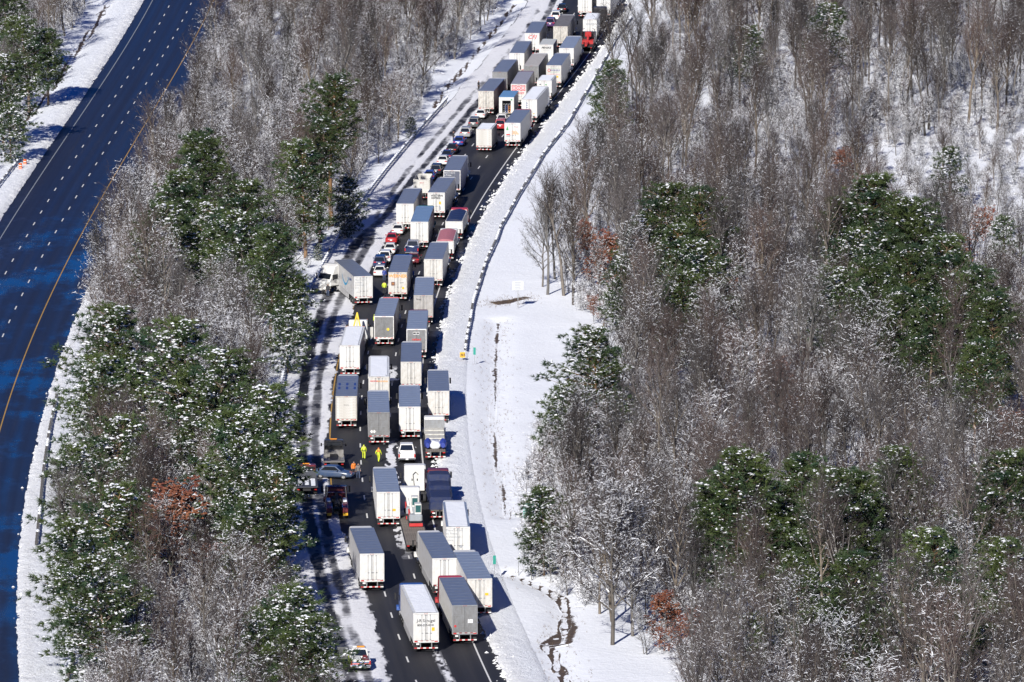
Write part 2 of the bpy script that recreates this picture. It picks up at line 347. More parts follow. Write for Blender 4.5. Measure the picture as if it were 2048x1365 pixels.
class MB:
    def __init__(s): s.v = []; s.f = []; s.m = []
    def add(s, vs, fs, m=0):
        n = len(s.v); s.v += [tuple(v) for v in vs]; s.f += [tuple(i + n for i in f) for f in fs]; s.m += [m] * len(fs); return s
    def box(s, x0, x1, y0, y1, z0, z1, m=0, bev=0.0):
        if bev:
            b = bev; vs = []; 
            for z, e in ((z0, b), (z0 + b, 0), (z1 - b, 0), (z1, b)):
                vs += [(x0 + e, y0 + b, z), (x0 + b, y0 + e, z), (x1 - b, y0 + e, z), (x1 - e, y0 + b, z), (x1 - e, y1 - b, z), (x1 - b, y1 - e, z), (x0 + b, y1 - e, z), (x0 + e, y1 - b, z)]
            fs = [tuple(range(7, -1, -1)), tuple(range(24, 32))]
            for k in range(3):
                for i in range(8): j = (i + 1) % 8; fs.append((k * 8 + i, k * 8 + j, k * 8 + 8 + j, k * 8 + 8 + i))
            return s.add(vs, fs, m)
        return s.add([(x0, y0, z0), (x1, y0, z0), (x1, y1, z0), (x0, y1, z0), (x0, y0, z1), (x1, y0, z1), (x1, y1, z1), (x0, y1, z1)],
                     [(0, 3, 2, 1), (4, 5, 6, 7), (0, 1, 5, 4), (1, 2, 6, 5), (2, 3, 7, 6), (3, 0, 4, 7)], m)
    def prism(s, prof, x0, x1, m=0, inset=0.0):
        """profile of (y, z) points extruded along x, ends drawn in by inset"""
        n = len(prof); cy = sum(p[0] for p in prof) / n; cz = sum(p[1] for p in prof) / n
        if inset:
            k = 0.12; rows = [(x0, 1 - k * 0.6), (x0 + inset, 1), (x1 - inset, 1), (x1, 1 - k * 0.6)]
        else: rows = [(x0, 1), (x1, 1)]
        vs = [(x, cy + (y - cy) * q, cz + (z - cz) * q) for x, q in rows for y, z in prof]
        fs = [tuple(range(n - 1, -1, -1)), tuple(range((len(rows) - 1) * n, len(rows) * n))]
        for r in range(len(rows) - 1):
            for i in range(n): j = (i + 1) % n; fs.append((r * n + i, r * n + j, r * n + n + j, r * n + n + i))
        return s.add(vs, fs, m)
    def cyl(s, c, r, h, axis='x', n=14, m=0, r2=None):
        r2 = r if r2 is None else r2; vs = []
        for d, rr in ((-h / 2, r), (h / 2, r2)):
            for i in range(n):
                a = 2 * math.pi * i / n; p, q = rr * math.cos(a), rr * math.sin(a)
                vs.append((c[0] + d, c[1] + p, c[2] + q) if axis == 'x' else (c[0] + q, c[1] + d, c[2] + p) if axis == 'y' else (c[0] + p, c[1] + q, c[2] + d))
        fs = [tuple(range(n - 1, -1, -1)), tuple(range(n, 2 * n))] + [(i, (i + 1) % n, n + (i + 1) % n, n + i) for i in range(n)]
        return s.add(vs, fs, m)
    def bar(s, p, q, r, n=6, m=0, r2=None):
        p, q = Vector(p), Vector(q); d = (q - p).normalized(); a = d.orthogonal().normalized(); b = d.cross(a); r2 = r if r2 is None else r2
        vs = [tuple(c + (a * math.cos(2 * math.pi * i / n) + b * math.sin(2 * math.pi * i / n)) * rr) for c, rr in ((p, r), (q, r2)) for i in range(n)]
        fs = [tuple(range(n - 1, -1, -1)), tuple(range(n, 2 * n))] + [(i, (i + 1) % n, n + (i + 1) % n, n + i) for i in range(n)]
        return s.add(vs, fs, m)
    def loft(s, secs, m=0, caps=True):
        n = len(secs[0]); vs = [p for q in secs for p in q]; fs = []
        for k in range(len(secs) - 1):
            for i in range(n): j = (i + 1) % n; fs.append((k * n + i, k * n + j, k * n + n + j, k * n + n + i))
        if caps: fs += [tuple(range(n - 1, -1, -1)), tuple(range((len(secs) - 1) * n, len(secs) * n))]
        return s.add(vs, fs, m)
    def mesh(s, name, mats, smooth=False): return mk(name, s.v, s.f, mats, s.m, smooth)
CACHE = {}
def cached(key, fn):
    if key not in CACHE: CACHE[key] = fn()
    return CACHE[key]
def part(name, me, parent, loc=(0, 0, 0), rot=(0, 0, 0)):
    return newobj(name, me, parent, loc, rot)
def root(name, X, Y, ang, label, cat, group=None, dz=0.0):
    """an Empty at the thing's rear end on the ground; ang in degrees from +Y towards +X"""
    o = newobj(name, None); o.location = (X, Y, float(grade(Y)) + 0.02 + dz)
    o.rotation_euler = (math.atan(slope(Y)) * math.cos(R(ang)), 0, -R(ang))
    o.empty_display_size = 0.5
    return tag(o, label, cat, group)

# ------------------------------------------------------------------ the ground
def axis(segs):
    out = []
    for a, b, st in segs: out += list(np.arange(a, b, st))
    return np.array(out + [segs[-1][1]])
xs = axis([(-3000, -400, 260), (-400, -120, 28), (-120, 110, 1.0), (110, 400, 29), (400, 3000, 260)])
ys = axis([(-1500, 200, 170), (200, 560, 30), (560, 1330, 1.5), (1330, 1600, 15), (1600, 6000, 220)])
GX, GY = np.meshgrid(xs, ys)
GZ = height(GX, GY)
o = newobj('ground', mk('ground', np.stack([GX, GY, GZ], -1).reshape(-1, 3), grid_faces(len(ys), len(xs)), SNOW, smooth=True))
struct(o, label='snow covered verges, field and woodland floor')

def strip(name, fx, us, Ys, z, mat, smooth=True, uoff=None):
    U, YY = np.meshgrid(np.asarray(us, float), np.asarray(Ys, float))
    X = fx(YY, U); Z = grade(YY) + (z if np.isscalar(z) else z(X, YY, U))
    return mk(name, np.stack([X, YY, Z], -1).reshape(-1, 3), grid_faces(len(Ys), len(us)), mat, smooth=smooth, uv=np.stack([U if uoff is None else np.abs(U - uoff), YY], -1).reshape(-1, 2))
ROADY = np.arange(520, 1401, 4.0)
road_r = struct(newobj('northbound_road', strip('northbound_road', rc_x, np.linspace(-9.9, 9.9, 9), ROADY, 0.0, ASPH_R)), label='dark asphalt carriageway packed with stopped trucks')
road_l = struct(newobj('southbound_road', strip('southbound_road', lc_x, np.linspace(-9.9, 9.2, 9), ROADY, 0.0, ASPH_L)), label='empty wet blue-black carriageway curving down the left side')
WHITE = paint('line_white', (0.78, 0.78, 0.76), 0.6, dirt=0.2, scale=3)
YELLOW = paint('line_yellow', (0.50, 0.29, 0.05), 0.6, dirt=0.25, scale=3)
WORN = paint('line_worn', (0.30, 0.33, 0.36), 0.6, dirt=0.35, scale=2)
def line(parent, fx, u, w, y0, y1, mat, name):
    newobj(name, strip(name, fx, [u - w / 2, u + w / 2], np.arange(y0, y1 + 1, 4.0), 0.006, mat), parent)
line(road_r, rc_x, 7.35, 0.17, 520, 1400, WHITE, 'edge_line')
line(road_r, rc_x, -3.68, 0.17, 520, 1400, YELLOW, 'edge_line')
line(road_l, lc_x, 4.0, 0.15, 520, 1400, YELLOW, 'edge_line')
line(road_l, lc_x, -7.6, 0.16, 520, 1400, WORN, 'edge_line')
DASH = mk('lane_dash', [(-0.085, 0, 0), (0.085, 0, 0), (0.085, 3.05, 0), (-0.085, 3.05, 0)], [(0, 1, 2, 3)], WHITE)
def dashes(parent, fx, u, y0, name='lane_dash'):
    for k in range(int((1290 - y0) / 12.25)):
        y = y0 + 12.25 * k
        xa, xb = float(fx(y, u)), float(fx(y + 3.05, u))
        newobj(name, DASH, parent, (xa, y, float(grade(y)) + 0.006), (math.atan(slope(y)), 0, -math.atan2(xb - xa, 3.05)))
dashes(road_r, rc_x, 0.0, 655.5); dashes(road_r, rc_x, 3.68, 654.0)
dashes(road_l, lc_x, 0.0, 658.0); dashes(road_l, lc_x, -3.92, 654.0)

# driven snow left on the shoulder and between the lanes, with bare wheel ruts
def snow_sheet(name, fx, us, Ys, thick, mat, keep=0.0):
    U, YY = np.meshgrid(us, Ys)
    X = fx(YY, U); T = thick(X, YY, U)
    V = np.stack([X, YY, grade(YY) + T], -1).reshape(-1, 3)
    Fc = grid_faces(len(Ys), len(us)); t = T.ravel()
    Fc = Fc[(t[Fc] > keep).sum(1) >= 3]
    used = np.unique(Fc); mp = -np.ones(len(V), int); mp[used] = np.arange(len(used))
    me = mk(name, V[used], mp[Fc], mat, smooth=True)
    a = me.attributes.new('thin', 'FLOAT', 'POINT'); a.data.foreach_set('value', (t[used] / 0.07).astype(np.float32))
    return me
def rut(u, c, w): return np.exp(-((u - c) / w) ** 4)
def shoulder(X, Y, U):
    e = np.interp(Y, [640, 700, 720, 760, 800, 850, 920, 945, 962, 993, 1300], [-2.6, -1.6, -1.9, -3.3, -3.75, -3.7, -3.3, -3.1, -3.1, -3.1, -3.1])
    ed = e + 1.1 * (fbm(X / 0.9, Y / 3.5, 21) - 0.5) + 0.5 * (fbm(X / 0.3, Y / 0.9, 22) - 0.5)
    t = 0.085 * sstep(0.0, 0.7, ed - U) * (0.25 + 1.25 * fbm(X / 1.2, Y / 7, 23))
    c1 = np.interp(Y, [640, 690, 750, 816, 868, 934, 980, 1007, 1050, 1095, 1300], [-6.3, -6.3, -6.6, -7.3, -7.6, -7.9, -7.4, -5.6, -5.2, -4.9, -5.0])
    c2 = np.interp(Y, [640, 700, 760, 835, 900, 980, 1010, 1300], [-4.6, -4.5, -5.0, -5.6, -5.9, -5.6, -7.0, -7.2])
    t = t * (1 - 0.8 * sstep(c1 - .9, c1 - .2, U) * (1 - sstep(c2, c2 + 1.2, U)) * fbm(X / .8, Y / 6, 24))
    w = 0.55 + 0.6 * fbm(X * 0 + 1.0, Y / 14, 25)
    cut = np.maximum(rut(U, c1, w), 0.85 * rut(U, c2, w * 0.75) * sstep(0.15, 0.4, fbm(X * 0 + 4, Y / 30, 26)))
    t = t * (1 - np.clip(cut * (0.62 + 0.6 * fbm(X / 0.5, Y / 2.5, 27) + 0.5 * (fbm(X * 0 + 2, Y / 11, 28) - .5)), 0, 1)) - 0.004
    return np.where(U < -9.9, np.maximum(t, 0.05) - 0.12 * sstep(-10.4, -11.1, U) + height(X, Y, False) - grade(Y), t)
struct(newobj('shoulder_snow', snow_sheet('shoulder_snow', rc_x, np.arange(-11.1, -0.6, 0.22), np.arange(600, 1330, 0.5), shoulder, SHOULDER)), 'stuff', 'rutted grey snow on the paved shoulder beside the guardrail', 'snow')
def between(X, Y, U):
    n = fbm(X / 0.5, Y / 1.8, 31)
    a = sstep(722, 745, Y) * (1 - sstep(800, 812, Y)) + 0.8 * sstep(850, 856, Y) * (1 - sstep(862, 868, Y))
    t = a * 0.05 * sstep(0.42, 0.62, n + 0.45 * np.exp(-((U - 3.65) / 0.55) ** 2) - 0.2)
    b = (1 - sstep(672, 684, Y)) * np.exp(-((U - 3.3 + (Y - 665) * 0.02) / 0.42) ** 2) * sstep(0.4, 0.62, n + 0.15)
    return t * (np.abs(U - 3.65) < 1.1) + 0.05 * b - 0.006
struct(newobj('lane_slush', snow_sheet('lane_slush', rc_x, np.arange(2.4, 5.0, 0.12), np.arange(640, 880, 0.35), between, SHOULDER)), 'stuff', 'broken grey slush along a lane line between trucks', 'snow')

# ploughed banks
def bank(name, fx, u0, u1, y0, y1, hmax, label, seed, mat=BANK, sgn=1):
    n = int(abs(u1 - u0) / 0.3)
    us = np.linspace(u0, u1, n); Ys = np.arange(y0, y1, 0.55)
    def z(X, Y, U):
        d = np.abs(U - u0)
        j = 0.9 * (fbm(X / 1.1, Y / 1.6, seed) - 0.5) + 0.5 * (fbm(X / 4, Y / 7, seed + 4) - 0.5)
        prof = sstep(0.0, 0.8, d + j) * (1 - 0.75 * sstep(1.8, abs(u1 - u0), d))
        h = hmax * prof * (0.45 + 1.1 * fbm(X / 0.55, Y / 0.8, seed + 9)) + 0.02
        base = height(X, Y, False) - grade(Y)
        return np.where(prof > 0.02, h, -0.03) + base * sstep(1, abs(u1 - u0), d) - 0.3 * sstep(abs(u1 - u0) - 0.6, abs(u1 - u0), d)
    return struct(newobj(name, strip(name, fx, us, Ys, z, mat, uoff=u0)), 'stuff', label, 'snow')
bank('snow_bank', rc_x, 8.9, 13.6, 600, 1320, 0.24, 'lumpy dirty snow ploughed off the road beside the trucks', 41)
bank('snow_bank', lc_x, -9.2, -15.5, 940, 1330, 0.30, 'lumpy ploughed snow along the far edge of the empty road', 51)
bank('snow_bank', lc_x, 8.7, 13.5, 600, 1330, 0.25, 'speckled ploughed snow between the empty road and the median trees', 61)

# lumps thrown up along the edges
def lumps(name, n, fx, u0, spread, y0, y1, label, smax=0.28):
    A = []; Fs = []
    base = np.array([(1, 0, 0), (0, 1, 0), (-1, 0, 0), (0, -1, 0), (0, 0, 1), (0, 0, -0.6)], float)
    tri = np.array([(0, 1, 4), (1, 2, 4), (2, 3, 4), (3, 0, 4), (1, 0, 5), (2, 1, 5), (3, 2, 5), (0, 3, 5)])
    Y = rng.uniform(y0, y1, n); U = u0 + rng.normal(0, spread, n); S = rng.uniform(0.06, 1, n) ** 2 * smax + 0.05
    X = fx(Y, U); Z = np.maximum(height(X, Y, False), grade(Y)) + 0.02
    V = base[None] * rng.uniform(0.6, 1.3, (n, 6, 1)) * S[:, None, None]
    V = V + np.stack([X, Y, Z], -1)[:, None, :]
    Fc = (tri[None] + (np.arange(n) * 6)[:, None, None]).reshape(-1, 3)
    return struct(newobj(name, mk(name, V.reshape(-1, 3), Fc, BANK)), 'stuff', label, 'snow')
lumps('snow_lumps', 3600, rc_x, 9.5, 0.55, 600, 1310, 'loose snow lumps along the right edge of the trucks\' road')
lumps('snow_lumps', 1500, lc_x, -10.1, 0.35, 950, 1320, 'loose snow lumps along the far edge of the empty road', 0.14)
lumps('snow_lumps', 1200, lc_x, 9.7, 0.5, 600, 1000, 'loose snow lumps below the guardrail by the empty road', 0.2)

# bare earth of the ditches
def ditch(name, pts, w, label, bare=1.0):
    P = np.array(pts); d = np.r_[0, np.cumsum(np.hypot(*np.diff(P, axis=0).T))]
    s = np.arange(0, d[-1], 0.4); x = np.interp(s, d, P[:, 0]); y = np.interp(s, d, P[:, 1])
    k = np.ones(7) / 7
    if len(x) > 20: x = np.convolve(np.pad(x, 3, 'edge'), k, 'valid'); y = np.convolve(np.pad(y, 3, 'edge'), k, 'valid')
    tx, ty = np.gradient(x), np.gradient(y); L = np.hypot(tx, ty) + 1e-9
    q = np.linspace(-1, 1, 13); wob = w * (0.45 + 1.1 * fbm(s / 5, s * 0, 77))
    X = x[:, None] + (ty / L)[:, None] * q[None] * wob[:, None] * 1.6; Y = y[:, None] - (tx / L)[:, None] * q[None] * wob[:, None] * 1.6
    Z = height(X, Y) + 0.03 - 0.10 * (np.abs(q) > 0.95)[None]
    me = mk(name, np.stack([X, Y, Z], -1).reshape(-1, 3), grid_faces(len(s), len(q)), EARTH, smooth=True)
    a = me.attributes.new('bare', 'FLOAT', 'POINT')
    val = bare * (1 - np.abs(q) ** 1.6)[None] * (0.35 + 0.9 * fbm(s / 7, s * 0 + 3, 79))[:, None]
    a.data.foreach_set('value', val.astype(np.float32).ravel())
    return struct(newobj(name, me), 'structure', label)
ditch('field_ditch', DITCHES['field'], 0.35, 'thin brown ditch line down the snowy field', 0.8)
ditch('culvert_ditch', DITCHES['culvert'], 1.6, 'short dark ditch below the roadside panel sign', 1.1)
ditch('creek', DITCHES['creek'], 0.6, 'winding brown creek bed in the snow at the lower right', 1.8)
ditch('creek', CREEK_BANK, 0.7, 'bare forked patch beside the creek bed', 1.15)
ditch('left_ditch', DITCHES['left'], 0.7, 'dark ditch between the far left trees and the empty road', 1.05)
ditch('median_ditch', DITCHES['median'], 0.55, 'dark ditch beside the upper median trees', 0.95)

# ------------------------------------------------------------------ trees (shared meshes)
def unit(v):
    l = math.sqrt(v[0] * v[0] + v[1] * v[1] + v[2] * v[2]) or 1.0
    return (v[0] / l, v[1] / l, v[2] / l)
def cross(a, b): return (a[1] * b[2] - a[2] * b[1], a[2] * b[0] - a[0] * b[2], a[0] * b[1] - a[1] * b[0])
class TB:
    def __init__(s): s.v = []; s.f = []
    def tube(s, pts, rad, n):
        base = len(s.v)
        for i, p in enumerate(pts):
            a = pts[max(0, i - 1)]; b = pts[min(len(pts) - 1, i + 1)]
            d = unit((b[0] - a[0], b[1] - a[1], b[2] - a[2]))
            q = unit(cross(d, (0.31, 0.95, 0.05))); w = cross(d, q); r = rad[i]
            for k in range(n):
                an = 6.2832 * k / n; c, e = math.cos(an) * r, math.sin(an) * r
                s.v.append((p[0] + q[0] * c + w[0] * e, p[1] + q[1] * c + w[1] * e, p[2] + q[2] * c + w[2] * e))
        for i in range(len(pts) - 1):
            for k in range(n):
                j = (k + 1) % n; s.f.append((base + i * n + k, base + i * n + j, base + (i + 1) * n + j, base + (i + 1) * n + k))
    def sliver(s, p, q, r):
        d = unit((q[0] - p[0], q[1] - p[1], q[2] - p[2])); a = unit(cross(d, (0.31, 0.95, 0.05))); w = cross(d, a); b = len(s.v)
        s.v += [(p[0] + a[0] * r, p[1] + a[1] * r, p[2] + a[2] * r), (p[0] - a[0] * r * .5 + w[0] * r * .87, p[1] - a[1] * r * .5 + w[1] * r * .87, p[2] - a[2] * r * .5 + w[2] * r * .87),
                (p[0] - a[0] * r * .5 - w[0] * r * .87, p[1] - a[1] * r * .5 - w[1] * r * .87, p[2] - a[2] * r * .5 - w[2] * r * .87), q]
        s.f += [(b, b + 1, b + 3), (b + 1, b + 2, b + 3), (b + 2, b, b + 3)]
    def snowbar(s, p, q, w0, w1, h):
        d = unit((q[0] - p[0], q[1] - p[1], 1e-4)); x, y = -d[1], d[0]; b = len(s.v)
        s.v += [(p[0] + x * w0, p[1] + y * w0, p[2]), (p[0], p[1], p[2] + h), (p[0] - x * w0, p[1] - y * w0, p[2]),
                (q[0] + x * w1, q[1] + y * w1, q[2]), (q[0], q[1], q[2] + h * .7), (q[0] - x * w1, q[1] - y * w1, q[2])]
        s.f += [(b, b + 1, b + 4, b + 3), (b + 1, b + 2, b + 5, b + 4), (b, b + 2, b + 1), (b + 3, b + 4, b + 5)]
    def blob(s, p, a, h, rd):
        b = len(s.v); t = rd.uniform(0, 1.5)
        for k in range(4):
            r = a * rd.uniform(0.6, 1.3); s.v.append((p[0] + r * math.cos(t + k * 1.57), p[1] + r * math.sin(t + k * 1.57), p[2] - h * rd.uniform(0, .5)))
        s.v += [(p[0], p[1], p[2] + h), (p[0], p[1], p[2] - h * .7)]
        for k in range(4): j = (k + 1) % 4; s.f += [(b + k, b + j, b + 4), (b + j, b + k, b + 5)]
def branch(rd, p, d, L, n, up, wob):
    pts = [p]; st = L / n
    for i in range(n):
        d = unit((d[0] + rd.gauss(0, wob), d[1] + rd.gauss(0, wob), d[2] + rd.gauss(0, wob) + up))
        p = (p[0] + d[0] * st, p[1] + d[1] * st, p[2] + d[2] * st); pts.append(p)
    return pts, d
def around(rd, d, ang):
    a = unit(cross(d, (0.3, 0.9, 0.2))); w = cross(d, a); t = rd.uniform(0, 6.2832); s, c = math.sin(ang), math.cos(ang)
    x, y = math.cos(t) * s, math.sin(t) * s
    return unit((d[0] * c + a[0] * x + w[0] * y, d[1] * c + a[1] * x + w[1] * y, d[2] * c + a[2] * x + w[2] * y))
def bare_tree(seed, H, clear, nl, snow, spread=0.75, lean=0.0, n2=6, n3=6, n4=4, leaf=0.0, twr=0.0105):
    rd = random.Random(seed); T, W, S, K = TB(), TB(), TB(), TB()
    tr, _ = branch(rd, (0, 0, -0.4), unit((rd.gauss(0, .04) + lean, rd.gauss(0, .04), 1)), H * 0.82, 9, 0.06, 0.05)
    r0 = H * 0.0125
    T.tube(tr, [r0 * (1 - 0.085 * i) for i in range(10)], 6)
    def snowy(pts, r, k):
        for i in range(len(pts) - 1):
            p, q = pts[i], pts[i + 1]
            dx = math.hypot(q[0] - p[0], q[1] - p[1]); L = math.hypot(dx, q[2] - p[2]) + 1e-6
            flat = dx / L
            low = 1.25 - 0.65 * p[2] / H
            if rd.random() < k * snow * low * (0.15 + flat) ** 1.3:
                if p[2] > .5 * H and snow < .3: continue
                g = rd.uniform(.3, .75); q = (p[0] + (q[0] - p[0]) * g, p[1] + (q[1] - p[1]) * g, p[2] + (q[2] - p[2]) * g)
                w = max(r * .8, 0.014) + rd.uniform(0, 0.008)
                S.snowbar((p[0], p[1], p[2] + r * .35), (q[0], q[1], q[2] + r * .3), w, w * .8, w * 1.3 + 0.02)
    tops = []
    for i in range(nl):
        f = clear + (1 - clear) * (i + rd.random()) / nl
        k = f * 9 * 0.999; a = int(k); b = tr[a]; c = tr[min(9, a + 1)]; g = k - a
        p = (b[0] + (c[0] - b[0]) * g, b[1] + (c[1] - b[1]) * g, b[2] + (c[2] - b[2]) * g)
        an = spread * rd.uniform(0.6, 1.25) * (1.15 - 0.6 * f)
        t = i * 2.4 + rd.uniform(-.5, .5)
        d = unit((math.cos(t) * math.sin(an), math.sin(t) * math.sin(an), math.cos(an)))
        L = H * rd.uniform(0.24, 0.42) * (1.15 - 0.65 * f ** 2)
        r = r0 * 0.52 * (1.1 - 0.6 * f)
        pts, d1 = branch(rd, p, d, L, 5, 0.10, 0.12)
        T.tube(pts, [r * (1 - .16 * j) for j in range(6)], 5); snowy(pts, r, 1.3)
        tops.append((pts, r))
    tops.append((tr[6:], r0 * 0.4))
    for pts, r in tops:
        n = len(pts) - 1
        for j in range(n2 + 1):
            f = 0.22 + 0.78 * (j + rd.random()) / (n2 + 1); k = min(f, .999) * n; a = int(k); g = k - a; b, c = pts[a], pts[a + 1]
            p = (b[0] + (c[0] - b[0]) * g, b[1] + (c[1] - b[1]) * g, b[2] + (c[2] - b[2]) * g)
            dd = unit((c[0] - b[0], c[1] - b[1], c[2] - b[2])); d = around(rd, dd, rd.uniform(.35, .95))
            L2 = H * rd.uniform(.09, .16)
            q, d2 = branch(rd, p, d, L2, 3, 0.13, 0.15); r2 = max(r * .42, .017)
            W.tube(q, [r2, r2 * .8, r2 * .6, r2 * .4], 3); snowy(q, r2, .8)
            for m in range(n3):
                k3 = (m + rd.random()) / n3 * 2.999; a3 = int(k3); g3 = k3 - a3; e, h = q[a3], q[a3 + 1]
                p3 = (e[0] + (h[0] - e[0]) * g3, e[1] + (h[1] - e[1]) * g3, e[2] + (h[2] - e[2]) * g3)
                d3 = around(rd, d2, rd.uniform(.45, 1.25)); d3 = unit((d3[0], d3[1], d3[2] + .12)); L3 = rd.uniform(.5, 1.25)
                e3 = (p3[0] + d3[0] * L3, p3[1] + d3[1] * L3, p3[2] + d3[2] * L3)
                W.sliver(p3, e3, twr * 1.35)
                if rd.random() < snow * 1.1 * (1.2 - d3[2] * d3[2]): S.snowbar(p3, ((p3[0]+e3[0])/2, (p3[1]+e3[1])/2, (p3[2]+e3[2])/2), .0165, .010, .030)
                for _ in range(n4):
                    g4 = rd.uniform(.2, .95); p4 = (p3[0] + d3[0] * L3 * g4, p3[1] + d3[1] * L3 * g4, p3[2] + d3[2] * L3 * g4)
                    d4 = around(rd, d3, rd.uniform(.4, 1.3)); d4 = unit((d4[0], d4[1], d4[2] + .12)); L4 = rd.uniform(.25, .65)
                    e4 = (p4[0] + d4[0] * L4, p4[1] + d4[1] * L4, p4[2] + d4[2] * L4)
                    W.sliver(p4, e4, twr)
                    if rd.random() < snow * .75 * (1.1 - d4[2] * d4[2]): S.snowbar(p4, ((p4[0]+e4[0])/2, (p4[1]+e4[1])/2, (p4[2]+e4[2])/2), .015, .008, .026)
                    if leaf and rd.random() < leaf:
                        for _ in range(4): K.blob((e4[0] + rd.gauss(0, .12), e4[1] + rd.gauss(0, .12), e4[2] + rd.gauss(0, .12)), .14, .08, rd)
    return T, W, S, K
def pine_tree(seed, H, clear, Rm, snow, dens=1.0, droop=0.0):
    rd = random.Random(seed); T, W, S = TB(), TB(), TB()
    tr, _ = branch(rd, (0, 0, -0.4), unit((rd.gauss(0, .03), rd.gauss(0, .03), 1)), H * 0.985, 10, 0.05, 0.025)
    r0 = H * 0.0125
    T.tube(tr, [r0 * (1 - 0.088 * i) for i in range(11)], 6)
    nb = int(78 * dens)
    lob = [rd.uniform(.7, 1.15) for _ in range(9)]
    for i in range(nb):
        f = clear + (1 - clear) * ((i + rd.random()) / nb) ** 0.9
        k = min(f, .999) * 10; a = int(k); g = k - a; b, c = tr[a], tr[a + 1]
        p = (b[0] + (c[0] - b[0]) * g, b[1] + (c[1] - b[1]) * g, b[2] + (c[2] - b[2]) * g)
        u = (f - clear) / (1 - clear)
        prof = math.sqrt(max(0.03, 1 - (max(0, u - .22) / .80) ** 2)) * (0.62 + 1.4 * min(u, .27))
        t = i * 2.399 + rd.uniform(-.3, .3)
        L = Rm * prof * lob[int((t % 6.2832) / 6.2832 * 9) % 9] * rd.uniform(.7, 1.12)
        an = R(78) - u * R(38) + droop * .3
        d = unit((math.cos(t) * math.sin(an), math.sin(t) * math.sin(an), math.cos(an)))
        pts, d1 = branch(rd, p, d, L, 5, 0.07 - droop * .16, 0.10)
        r = max(.02, r0 * .22)
        T.tube(pts, [r * (1 - .15 * j) for j in range(6)], 3)
        for j in range(2, 5):
            if rd.random() < snow * .8:
                a_, b_ = pts[j], pts[j + 1]; ww = rd.uniform(.08, .20) * (1 + .5 * droop)
                for _ in range(4):
                    g = rd.random(); S.blob((a_[0] + (b_[0] - a_[0]) * g + rd.gauss(0, .12), a_[1] + (b_[1] - a_[1]) * g + rd.gauss(0, .12), a_[2] + (b_[2] - a_[2]) * g + .15 + rd.gauss(0, .05)), ww * rd.uniform(.6, 1.25), rd.uniform(.05, .11), rd)
        nt = max(7, int(13 * dens * L / 3.2))
        for m in range(nt):
            g = 1 - rd.random() ** 1.4 * .72; k = min(g, .999) * 5; a = int(k); w = k - a; e, h = pts[a], pts[a + 1]
            s = .12 + .20 * L * (1.15 - g) 
            q = (e[0] + (h[0] - e[0]) * w + rd.gauss(0, s), e[1] + (h[1] - e[1]) * w + rd.gauss(0, s), e[2] + (h[2] - e[2]) * w + rd.gauss(0, s * .55) + .12)
            od = unit((d1[0] * .7 + rd.gauss(0, .35), d1[1] * .7 + rd.gauss(0, .35), .35 + rd.gauss(0, .3) - droop * .8))
            for _ in range(15):
                nd = unit((od[0] + rd.gauss(0, .62), od[1] + rd.gauss(0, .62), od[2] + rd.gauss(0, .62)))
                Ln = rd.uniform(.28, .58); sd = unit(cross(nd, (rd.gauss(0, 1), rd.gauss(0, 1), rd.gauss(0, 1)))); z = .034
                bi = len(W.v)
                W.v += [(q[0] - sd[0] * z, q[1] - sd[1] * z, q[2] - sd[2] * z), (q[0] + sd[0] * z, q[1] + sd[1] * z, q[2] + sd[2] * z), (q[0] + nd[0] * Ln, q[1] + nd[1] * Ln, q[2] + nd[2] * Ln)]
                W.f.append((bi, bi + 1, bi + 2))
            if rd.random() < snow * (1.15 - .7 * u):
                for _ in range(rd.choice((0, 1, 2, 3))):
                    S.blob((q[0] + od[0] * .16 + rd.gauss(0, .22), q[1] + od[1] * .16 + rd.gauss(0, .22), q[2] + .06 + rd.gauss(0, .14)), rd.uniform(.04, .13), rd.uniform(.025, .06), rd)
    return T, W, S
def tbmesh(tb, name, mat, sm=False): return mk(name, tb.v, tb.f, mat, smooth=sm)
def variant(T, W, S, wm, tm, K=None):
    d = [('trunk', tbmesh(T, 'trunk', tm, True)), ('crown', tbmesh(W, 'crown', wm))]
    if S.f: d.append(('snow_cover', tbmesh(S, 'snow_cover', TSNOW)))
    if K and K.f: d.append(('dead_leaves', tbmesh(K, 'dead_leaves', RUST)))
    return d
def joined(d, name):
    V = []; Fc = []; M = []; mats = []
    for i, (n, me) in enumerate(d):
        mats.append(me.materials[0]); o = len(V)
        V += [tuple(v.co) for v in me.vertices]; Fc += [tuple(j + o for j in p.vertices) for p in me.polygons]; M += [i] * len(me.polygons)
    return mk(name, V, Fc, mats, M)
BARE = []      # (height, parts): light snow, then heavy snow
for i, (H, cl, nl, sn, sp) in enumerate([(18, .38, 15, .09, .75), (20, .48, 13, .05, .6), (17, .30, 16, .12, .8), (19, .5, 14, .03, .66),
                                          (16, .28, 16, .45, .85), (18, .35, 15, .36, .8), (15, .25, 15, .6, .95)]):
    T, W, S, K = bare_tree(100 + i, H, cl, nl, sn, sp)
    BARE.append((H, variant(T, W, S, TWIG, BARK)))
T, W, S, K = bare_tree(140, 18, .22, 17, .5, 1.0, n2=8, n3=9, n4=6)
BROAD = (18, variant(T, W, S, TWIG, BARK))
PINE = []
for i, (H, cl, Rm, sn, de, dr) in enumerate([(18, .24, 3.9, .16, 1.5, 0), (17, .16, 4.3, .30, 1.5, 0.1), (14, .10, 4.1, .5, 1.4, .35), (19, .5, 3.4, .18, 1.2, 0), (10, .06, 3.0, .55, 1.2, .5)]):
    T, W, S = pine_tree(200 + i, H, cl, Rm, sn, de, dr)
    PINE.append((H, variant(T, W, S, NEEDLE, PBARK)))
OAK = []
